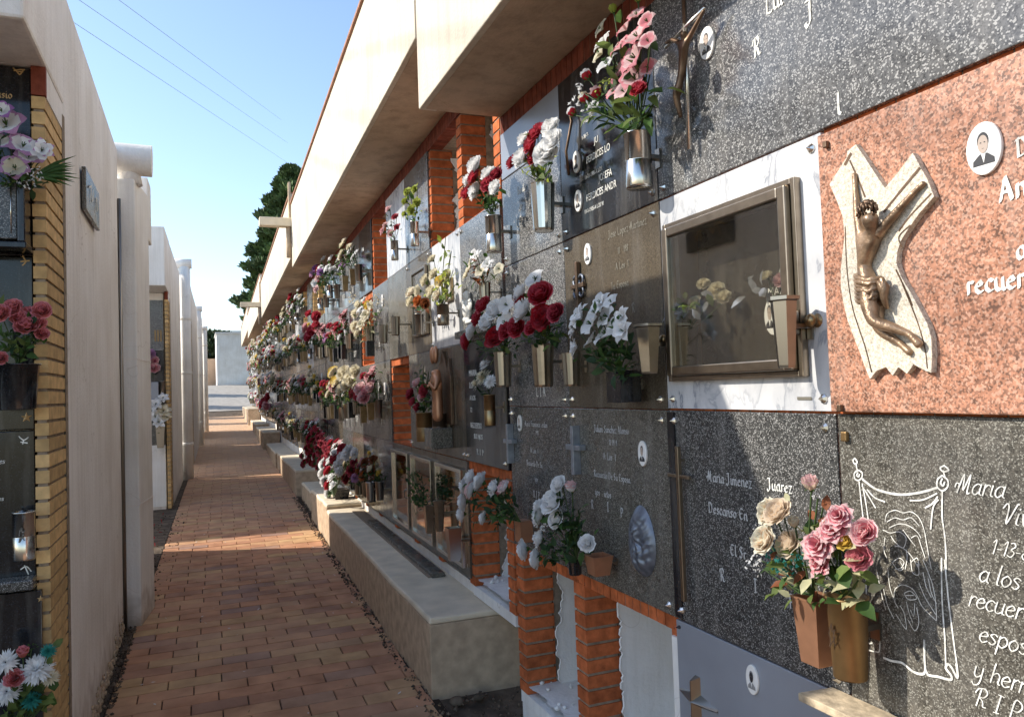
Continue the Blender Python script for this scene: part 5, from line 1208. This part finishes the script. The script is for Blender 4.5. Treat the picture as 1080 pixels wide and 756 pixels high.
bouquet('rose_bouquet', 'sunlit cream roses with lime sprays on the marble slab', (466,323), [(458,290,6,'rose','cream'),(442,307,6,'rose','cream'),(455,308,6,'rose','cream'),(465,297,6,'rose','cream','yellow'),(456,274,5,'rose','cream'),(449,296,6,'rose','cream'),(472,290,5,'rose','cream','lime'),(461,312,5,'rose','peach')], 60, ['lime','lgreen','lime'], .16, extra=[(470,250),(476,265),(450,275),(478,285),(480,300)], L=(.03,.05))
bouquet('rose_bouquet', 'smaller peach and cream posy at the left of the marble slab', (442,332), [(434,309,6,'rose','peach'),(441,318,5,'rose','orange'),(433,318,5,'rose','cream'),(449,320,5,'rose','rust')], 24, ['green','rust'], .14)
vase('tall steel vase before the angel relief', (511,298), (513,322), 12, 'fluted', 'steel_dk', .09)
bouquet('lily_bouquet', 'creamy white lilies above the angel relief', (510,299), [(505,273,8,'lily','white'),(496,282,8,'open','cream'),(508,286,7,'open','cream'),(493,291,6,'lily','cream'),(515,280,7,'lily','white'),(527,284,6,'open','cream'),(500,268,5,'open','white')], 26, ['rust','green'], .15)
T7 = cslab(J2, ROW2, 2, 0, 'dark speckled slab with two short vases in the top row', 'g_speck')
vase('short steel vase with pink sprays, top row', (416,254), (416,275), 8, 'cylinder', 'steel', .1)
vase('short steel vase with lime sprays, top row', (437,234), (437,260), 9, 'cylinder', 'steel', .1)
bouquet('spray_bouquet', 'pink sprig bouquet in the top row', (416,254), [(410,221,4,'carnation','palepink'),(417,229,4,'carnation','rose'),(407,238,4,'carnation','palepink'),(419,240,4,'carnation','wine'),(412,246,4,'carnation','palepink'),(404,244,4,'carnation','pink')], 16, ['green'], .15)
bouquet('spray_bouquet', 'yellow green sprig bouquet in the top row', (437,234), [(430,203,5,'carnation','lime'),(438,200,5,'carnation','lime'),(428,213,5,'carnation','lime'),(440,214,5,'carnation','lime'),(434,222,5,'carnation','lime'),(427,226,4,'carnation','lime')], 26, ['lime','green'], .15)
T8 = cslab(J2, ROW2, 3, 1, 'pale grey slab behind tall dry cream flowers', 'g_mid')
T9 = cslab(J2, ROW2, 3, 0, 'pale marble slab between brick pillars, top row', 'marble')
bouquet('dry_flower_bouquet', 'tall dry cream and yellow flowers in the second row', (388,362), [(379,322,7,'mum','cream'),(387,333,6,'lily','cream'),(375,331,6,'mum','cream'),(382,343,6,'lily','cream'),(392,322,5,'lily','cream'),(388,322,4,'rose','yellow'),(374,344,6,'mum','cream'),(398,314,5,'fluff','cream'),(402,322,6,'fluff','cream'),(372,316,6,'fluff','cream'),(377,352,5,'mum','cream')], 26, ['ivoryleaf','green'], .16)
vase('black granite box vase under the dry cream flowers', (390,360), (390,376), 10, 'box', 'g_black', .12)
for i, (x, w_) in enumerate(((404,9),(417,9))): vase(['left','right'][i]+' lantern vase on the brown window slab', (x,343-9*i), (x,362-8*i), w_, 'fluted', 'steel_dk', .12)
bouquet('rose_bouquet', 'greenish cream roses over the bottom rows of the second block', (366,425), [(363,394,7,'rose','cream'),(356,402,7,'rose','cream','yellow'),(370,399,7,'rose','cream'),(360,411,6,'rose','cream','cream'),(375,392,6,'rose','cream'),(352,393,6,'rose','cream','yellow'),(366,406,6,'rose','cream')], 30, ['lgreen','lime'], .22)
bouquet('rose_bouquet', 'pink and white roses right of the greenish cream roses', (381,428), [(380,410,6,'rose','palepink'),(387,414,6,'rose','palepink','pink'),(374,414,6,'rose','rose'),(384,419,6,'rose','pink'),(391,408,5,'rose','palepink'),(378,418,5,'rose','rose')], 16, ['green'], .18)
wr = []
for q in ((354,478),(368,475),(375,478),(349,487),(357,490),(361,482),(341,499),(351,504),(343,507),(353,512),(347,520),(341,490),(365,480),(349,497),(359,497)): wr.append((*q, 6, 'carnation', 'white'))
for q in ((353,484),(346,497),(347,511),(361,474)): wr.append((*q, 5, 'rose', 'red'))
bouquet('wreath', 'long white and red carnation wreath leaning on the low pale plinth', (352,524), wr, 60, ['dgreen','green'], .26, boff=.26, cat='wreath', L=(.03,.06))
bouquet('chrysanthemum_bouquet', 'rust orange flowers right of the wreath', (388,512), [(386,488,6,'carnation','rust'),(380,496,6,'carnation','orange'),(392,495,6,'carnation','rust'),(384,502,6,'carnation','orange'),(394,485,5,'carnation','rust')], 26, ['rust','dgreen'], .16)
bouquet('carnation_bouquet', 'dark wine flowers between the wreath and the rust ones', (372,514), [(371,496,6,'carnation','wine'),(366,504,6,'carnation','wine'),(375,504,5,'carnation','mauve'),(374,487,5,'carnation','wine')], 26, ['dgreen'], .2)
vase('steel vase under the rust orange flowers', (390,508), (391,528), 9, 'round', 'steel', .14)
cone = []
for i in range(52):
    t = (i/52)**.8; y = 452+40*t; wd = 3+11*math.sin(min(1, t*1.15)*PI/2); cone.append((333+wd*math.sin(i*2.4)*R.uniform(.6,1.1)+1*t, y+R.uniform(-1.5,1.5), 3.6, 'carnation', R.choice(['wine','rose','wine','red'])))
bouquet('cone_bouquet', 'dark red cone shaped bouquet on the tall raw plinth', (335,494), cone, 20, ['dgreen'], .23, boff=.23, cat='bouquet')
root = empty('planter', (wx(8.9)-.13, 8.9, -1.165), -PI/2-DR, 'small black rectangular planter on the plinth by the wreath', 'planter')
mb = MB(); mb.hexa([(-.1,-.07,0),(.1,-.07,0),(.1,.07,0),(-.1,.07,0)], [(-.12,-.09,.1),(.12,-.09,.1),(.12,.09,.1),(-.12,.09,.1)]); mb.build('box', 'g_black', root, .004, fix=True)
mb = MB(); mb.box(-.1,.1,-.07,.07,.1005,.104); mb.build('soil', 'dirt', root)

# ------------------------------------------------------------------ repeated memorials, vases and bouquets further along
def proto_bouquet(cols, kinds, n, rad, spread, lc, nl=22, name='flower_bouquet', part=True, rb=.036):
    root = empty(name, (0,0,0)) if part else None
    tips = []; allm = []
    for i in range(n):
        an = R.uniform(-1.15, 1.15); h = R.uniform(.10, .10+spread); p = Vector((math.sin(an)*spread*.75*R.uniform(.3,1), -R.uniform(.0,.09), h*math.cos(an*.6)))
        k = R.choice(kinds); c = R.choice(cols); tips.append(p); r = rb*R.uniform(.8,1.25)
        d = p.normalized()*.6+Vector((-.15,-.7,.1))
        me = bloom_mesh(k, c)
        if part:
            o = bpy.data.objects.new('bloom', me); COL.objects.link(o); o.parent = root; o.location = p; o.scale = (r,r,r); aim(o, d)
        else: allm.append((me, p, r, d))
    if part: foliage(root, Vector((0,0,0)), tips, nl, lc, (.035,.06), .5, .035, back=.04); return root
    mb = MB(); mats = []
    for me, p, r, d in allm:
        q = (d.to_track_quat('Z','Y')).to_matrix(); o0 = len(mb.v)
        mi = []
        for m in me.materials:
            if m not in mats: mats.append(m)
            mi.append(mats.index(m))
        mb.v += [tuple(q @ v.co * r + p) for v in me.vertices]
        for f in me.polygons: mb.f.append([o0+i for i in f.vertices]); mb.mi.append(mi[f.material_index]); mb.sm.append(True)
    lm = petal(lc[0]); mats.append(lm) if lm not in mats else None
    for i in range(nl):
        t = R.choice(tips); p = t*R.uniform(.3,.9)+rdir()*.03; leaf(mb, p, rdir()+Vector((0,-.3,.3)), Vector((0,-.6,.8)), .06, .03, mi=mats.index(lm))
    return mb.mesh(name, mats)
COMBO = [(['white','cream'],['rose','lily'],'white and cream'),(['pink','palepink'],['rose','carnation'],'pink'),(['red','wine'],['rose','carnation'],'red'),(['white','red'],['rose'],'white and red'),
 (['lilac','white'],['carnation','open'],'lilac and white'),(['yellow','cream'],['mum','rose'],'yellow and cream'),(['mauve','palepink'],['mum','carnation'],'mauve'),(['orange','rust'],['carnation'],'rust orange'),(['white'],['mum','lily'],'plain white'),(['palepink','white'],['lily','open'],'pale pink and white'),(['cream','peach'],['rose'],'peach and cream'),(['paleblue','white'],['carnation'],'pale blue and white')]
NTH = ['first','second','third','fourth','fifth','sixth','seventh','eighth','ninth','tenth','eleventh','twelfth','thirteenth','fourteenth']
RWN = ['top row','second row','third row','bottom row']
W_ = [5,4,2,3,2,3,1,1,5,5,3,2]
PR = [None]*12
GB = {2:'second', 3:'third', 4:'fourth', 5:'last'}
vm = {}
def small_vase(i, loc, rz, label):
    k = ['cylinder','round','fluted','square','box'][i % 5]; mt = ['steel','steel_dk','alu','brass','g_black'][i % 5]
    if i % 5 not in vm:
        root = empty('flower_vase', loc, rz, label, 'vase', 'small vases along the niche blocks'); vase_mb(k, .038, .16).build('body', mt, root, fix=True)
        mb = MB(); mb.box(-.01,.01,.035,.09,.08,.1); mb.build('bracket', 'steel_dk', root); vm[i % 5] = root; return root
    return dup(vm[i % 5], loc, rz, label)
mesh_small = []
used = {}
def furnish(bi, J, ROW, cells, full):
    for c, r in cells:
        Yc, wd = cellY(J, c); lab = f'{NTH[c]} niche of {RWN[r]}, {GB[bi]} block'
        mt = R.choice(['g_speck','g_grey','g_black','g_mid','g_brown','g_grey','g_mid','g_black','marble' if r < 2 else 'g_grey'])
        mname = {'g_speck':'speckled grey','g_grey':'dark grey','g_black':'black','g_mid':'mid grey','marble':'white marble','g_brown':'brown grey'}[mt]
        if full != 2 or True:
            S = Slab(f'{mname} memorial at the {lab}', Yc, ROW[r+1], wd, ROW[r]-ROW[r+1], mt)
            if full == 1 and bi == 2:
                S.ltext([(R.choice(['Jose','Maria','Juan','Ana']), -.2, .45, .035, 'nib', {}), ('R I P', -.1, .12, .035, 'nib', {})], 'letter_g' if mt == 'marble' else 'letter_w')
            if R.random() < .5: S.portrait(R.uniform(-.2,.2), R.uniform(.42,.55), .04, .055)
        k = 1 if R.random() < .35 else 2
        for q in range(k):
            u = (R.uniform(-.1,.1) if k == 1 else (-1 if q else 1)*R.uniform(.13,.24)); y = Yc-u; z = ROW[r+1]+R.uniform(.10,.22); off = .09
            pos = ['middle','right','left'][0 if k == 1 else (1 if u > 0 else 2)]
            loc = (wx(y)-off, y, z); rz = rotw(y)
            small_vase(R.randrange(5), loc, rz, f'small vase, {pos} in {lab}')
            if R.random() < .06: continue
            j = R.choices(range(12), W_)[0]; loc2 = (wx(y)-off, y, z+.13); sc = R.uniform(.9,1.45)
            lb = f'{COMBO[j][2]} bouquet, {pos} in {lab}'
            if full:
                if PR[j] is None:
                    PR[j] = proto_bouquet(COMBO[j][0], COMBO[j][1], 8, .1, .17, R.choice([['green','dgreen'],['lgreen','green'],['dgreen']])); tag(PR[j], lb, 'bouquet', 'bouquets along the niche blocks'); PR[j].location = loc2; PR[j].rotation_euler = (0,0,rz); PR[j].scale = (sc,)*3
                else: dup(PR[j], loc2, rz, lb, None, sc)
            else:
                if len(mesh_small) <= j or mesh_small[j] is None:
                    while len(mesh_small) <= j: mesh_small.append(None)
                    mesh_small[j] = proto_bouquet(COMBO[j][0], COMBO[j][1], 7, .1, .17, ['green'], 14, part=False, rb=.042)
                o = bpy.data.objects.new('flower_bouquet', mesh_small[j]); COL.objects.link(o); o.location = loc2; o.rotation_euler = (0,0,rz); o.scale = (sc*1.1,)*3
                tag(o, lb, 'bouquet', 'bouquets along the niche blocks')
done2 = {(0,0),(1,0),(2,0),(3,0),(4,0),(0,1),(1,1),(2,1),(3,1),(0,2),(1,2),(2,2),(3,2),(0,3),(1,3),(2,3),(3,3),(5,1)}
furnish(2, J2, ROW2, [(c, r) for c in range(10) for r in range(4) if (c, r) not in done2], 1)
furnish(3, J3, ROW3, [(c, r) for c in range(12) for r in range(4) if (c, r) not in {(0,0),(1,0),(3,0)}], 1)
furnish(4, J4, ROW4, [(c, r) for c in range(13) for r in range(4)], 0)
furnish(5, J5, ROW5, [(c, r) for c in range(13) for r in range(4)], 0)
# hand placed colour accents
bouquet('rose_bouquet', 'bright red roses with green leaves at the end of the second block', (330,364), [(334,334,5,'rose','red'),(330,349,6,'rose','red'),(326,331,4,'rose','red'),(334,344,5,'rose','red'),(323,346,5,'rose','pink'),(320,354,4,'rose','white'),(326,355,5,'rose','red')], 40, ['green','dgreen'], .2)
bouquet('spray_bouquet', 'high lilac and white bouquet under the second canopy', (335,312), [(333,283,4,'carnation','lilac'),(330,289,4,'carnation','mauve'),(336,293,4,'carnation','palepink'),(332,299,4,'carnation','white'),(338,287,4,'carnation','lilac'),(334,305,4,'carnation','palepink')], 16, ['dgreen'], .2)
bouquet('rose_bouquet', 'crimson flowers at the foot of the third block beside the plinth', (283,426), [(279,423,4,'rose','red'),(283,419,4,'rose','red'),(276,427,3,'rose','red'),(281,428,4,'rose','pink')], 8, ['green'], .3)

# ================================================================== LEFT BLOCK MEMORIALS
PF = 3.37
xr = -.575
def ls(label, z0, z1, mat, pr=0.0, xr_=xr, w=.75): return Slab(label, 0, z0, w, z1-z0, mat, proud=pr, plane=PF, xc=xr_-w/2)
LS1 = ls('black memorial with gold gothic letters under the left hood', .56, 1.28, 'g_black')
LS1.text([('asio',-4,103,.0175)], 'letter_gold')
LS1.strokes([[(14,72),(18,76),(21,79),(25,74)],[(18,76),(24,76)],[(15,75),(20,74),(26,74)]], .005, 'letter_gold', 'bird_emblem')
LS2 = ls('black memorial behind the salmon roses on the left', -.09, .557, 'g_black'); LS2.strokes([[(24,270),(27,276),(24,280)],[(22,276),(31,275)]], .005, 'letter_gold', 'star_emblem')
LS3 = ls('black memorial with steel vase and white insect motifs on the left', -.63, -.093, 'g_black')
def star(S, x, y, r, mat, nm):
    mb = MB(); cx0, cz0 = S.xz(x, y); n = 10; mb.add([(cx0+(r if k % 2 == 0 else r*.4)*math.cos(PI/2+2*PI*k/n), -.003, cz0+(r if k % 2 == 0 else r*.4)*math.sin(PI/2+2*PI*k/n)) for k in range(n)]+[(cx0,-.006,cz0)], [(k, (k+1) % n, n) for k in range(n)]); mb.build(nm, mat, S.root)
star(LS2, 28, 440, .02, 'letter_gold', 'star_emblem'); star(LS3, 43, 600, .008, 'letter_w', 'star_emblem')
LS3.strokes([[(20,460),(25,464),(30,461)],[(25,464),(24,468)],[(22,466),(29,467)],[(22,600),(28,597),(33,602)],[(26,596),(30,605)]], .004, 'letter_w', 'insect_emblem')
LS3.text([('les',-3,489,.011,'round',{'w':.16,'slant':.3}),('es',-2,528,.010,'round',{'w':.16,'slant':.3})], 'letter_w')
mb = MB(); mb.box(-.375,.38,-.09,0.0,-.035,.004); mb.build('ledge', 'g_grey', LS3.root, .006)
LS4 = ls('projecting black memorial at the bottom left behind white chrysanthemums', -1.6, -.675, 'g_black', .05, -.55); star(LS4, 43, 631, .013, 'letter_gold', 'star_emblem')
root = empty('planter', (-.72, PF-.07, .60), 0, 'speckled granite planter box with polished frame holding the purple edged flowers', 'planter')
mb = MB(); mb.box(-.14,.118,-.055,.065,0,.21); mb.build('box', 'g_grey', root, .004)
mb = MB(); mb.box(.120,.145,-.065,.068,-.01,.215); mb.box(-.2,.150,-.075,.068,-.035,-.012); mb.build('polished_frame', 'g_black', root, .004)
mb = MB(); mb.tube([(.10,-.058,.02),(.10,-.058,.2)], .002, 6); mb.build('edge_line', 'steel', root)
bouquet('hibiscus_bouquet', 'white flowers with purple edges and a palm leaf fan on the left planter', (14,200), [(7,132,15,'open','white','mauve'),(24,155,13,'open','white','mauve'),(44,160,11,'lily','white','mauve'),(16,178,12,'open','cream','mauve'),(0,152,11,'open','white','mauve'),(2,118,10,'open','white','lilac'),(30,166,11,'open','white','mauve'),(10,191,7,'fluff','lgreen'),(26,193,8,'fluff','white'),(38,182,7,'fluff','white')], 40, ['dgreen','green'], .16, plane=PF, extra=[(20,190),(35,190)])
mb = MB(); b0 = py_(36, 186, PF-.16)
for k in range(17):
    t = py_(46+33*math.cos(-.75+k*.085), 178-26*math.sin(-.75+k*.085)*-1*-1+0, PF-.18-.02*(k % 3)); d = (t-b0)
    leaf(mb, b0+d*.1*(k % 2), d, Vector((0,-1,.25)), d.length*R.uniform(.75,1.1), .013, .1, 0, .6)
o = mb.build('palm_leaf', petal('green'), None); o.name = 'palm_leaf'; tag(o, 'fan of narrow palm leaves reaching right from the left planter', 'palm leaf')
vase('dark round vase under the salmon roses on the left', (18,384), (19,432), 42, 'round', 'g_black', .09, plane=PF)
bouquet('rose_bouquet', 'salmon pink roses on the left black memorial', (18,386), [(13,326,9,'rose','salmon','pink'),(0,331,9,'rose','salmon','pink'),(28,344,10,'rose','salmon','pink'),(30,331,7,'rose','salmon','pink'),(44,328,8,'rose','salmon','pink'),(41,341,6,'rose','salmon'),(44,352,6,'rose','salmon'),(1,378,6,'rose','salmon'),(20,335,7,'rose','salmon')], 46, ['green','lgreen','dgreen'], .16, plane=PF, extra=[(5,352),(20,368),(32,365),(35,355)])
vase('polished steel cylinder vase on the left black memorial', (25,539), (27,590), 21, 'cylinder', 'steel', .08, plane=PF, emblem='g_grey')
bouquet('chrysanthemum_bouquet', 'white and teal chrysanthemums with pink buds at the bottom left', (24,765), [(6,698,11,'mum','white'),(38,706,15,'mum','white'),(53,714,8,'mum','cream'),(7,729,12,'mum','white'),(24,690,8,'bud','salmon','pink'),(15,715,8,'rose','salmon','pink'),(51,686,7,'mum','teal'),(33,738,9,'mum','teal'),(33,683,6,'fluff','green')], 46, ['lgreen','green'], .2, plane=PF, extra=[(48,735),(30,725),(45,745),(10,745),(20,735)], L=(.03,.06), wr=.7)
# second left block
P2 = 12.0
def ls2(label, z0, z1, mat): return Slab(label, 0, z0, .8, z1-z0, mat, plane=P2, xc=-.46-.4)
g2 = ['g_speck','g_black','g_grey']
A1 = ls2('speckled memorial, top of the second left block', .72, 1.42, 'g_speck'); A2 = ls2('black memorial with gilt letters on the second left block', .05, .717, 'g_black'); A3 = ls2('dark memorial behind white lilies on the second left block', -.62, .047, 'g_grey')
A4 = ls2('pale plate at the foot of the second left block', -1.48, -.623, 'white_pl')
mb = MB()
for k in range(3): 
    x, z = A2.xz(163+3*k, 360); mb.box(x, x+.02, -.01, 0, z, z+.16)
mb.build('lettering', 'gold', A2.root)
root = empty('planter', (-.62, P2-.1, -.02), 0, 'pale blue box planter on the second left block', 'planter'); mb = MB(); mb.box(-.2,.09,-.1,.09,0,.28); mb.build('box', 'lightmetal', root, .006)
mb = MB(); mb.box(-.18,.07,-.08,.07,.281,.285); mb.build('soil', 'dirt', root)
bouquet('rose_bouquet', 'magenta pink flowers in the pale blue planter', (161,400), [(161,380,5,'rose','pink'),(158,374,5,'rose','mauve'),(162,388,5,'rose','pink'),(158,384,5,'rose','magenta')], 10, ['green'], .16, plane=P2)
bouquet('lily_bouquet', 'white star lilies on the second left block', (168,462), [(172,420,5,'lily','white'),(164,427,6,'lily','white'),(172,434,7,'lily','cream','peach'),(164,440,6,'lily','white'),(176,440,5,'lily','cream'),(168,446,6,'lily','white'),(160,434,5,'lily','white')], 24, ['green','dgreen'], .22, plane=P2)
vase('dark square vase under the star lilies', (169,448), (169,472), 10, 'square', 'steel_dk', .12, plane=P2)
vase('grey vase with a loop handle on the second left block', (171,402), (171,417), 7, 'round', 'steel_dk', .12, plane=P2)
# fallen petals in the passage
mb = MB()
for i in range(40):
    x, y = R.uniform(-.75,-.45), R.uniform(8.6,11.6); r = .02; c = Vector((x, y, gz(y)+.01)); d = rdir()*r; e = rdir()*r; mb.add([c-d, c+e, c+d, c-e], [(0,1,2,3)])
tag(mb.build('fallen_petals', petal('red')), 'red fallen petals scattered in the left passage', kind='stuff')
# two dark stones and leaf litter by the near plinth
for i, (px, py, r) in enumerate(((505,730,.035),(482,735,.045))):
    # resting on soil
    rr = ray(px, py); t = -1.6/rr.z; P = rr*t; mb = MB(); ellip(mb, (0,0,0), r, r*.8, r*.55, 10, 0, .15); o = mb.build('stone', 'dirt'); o.location = (P.x, P.y, gz(P.y)+r*.3); tag(o, ['small round brown stone by the near plinth','larger crumbled stone at the plinth corner'][i], 'stone')
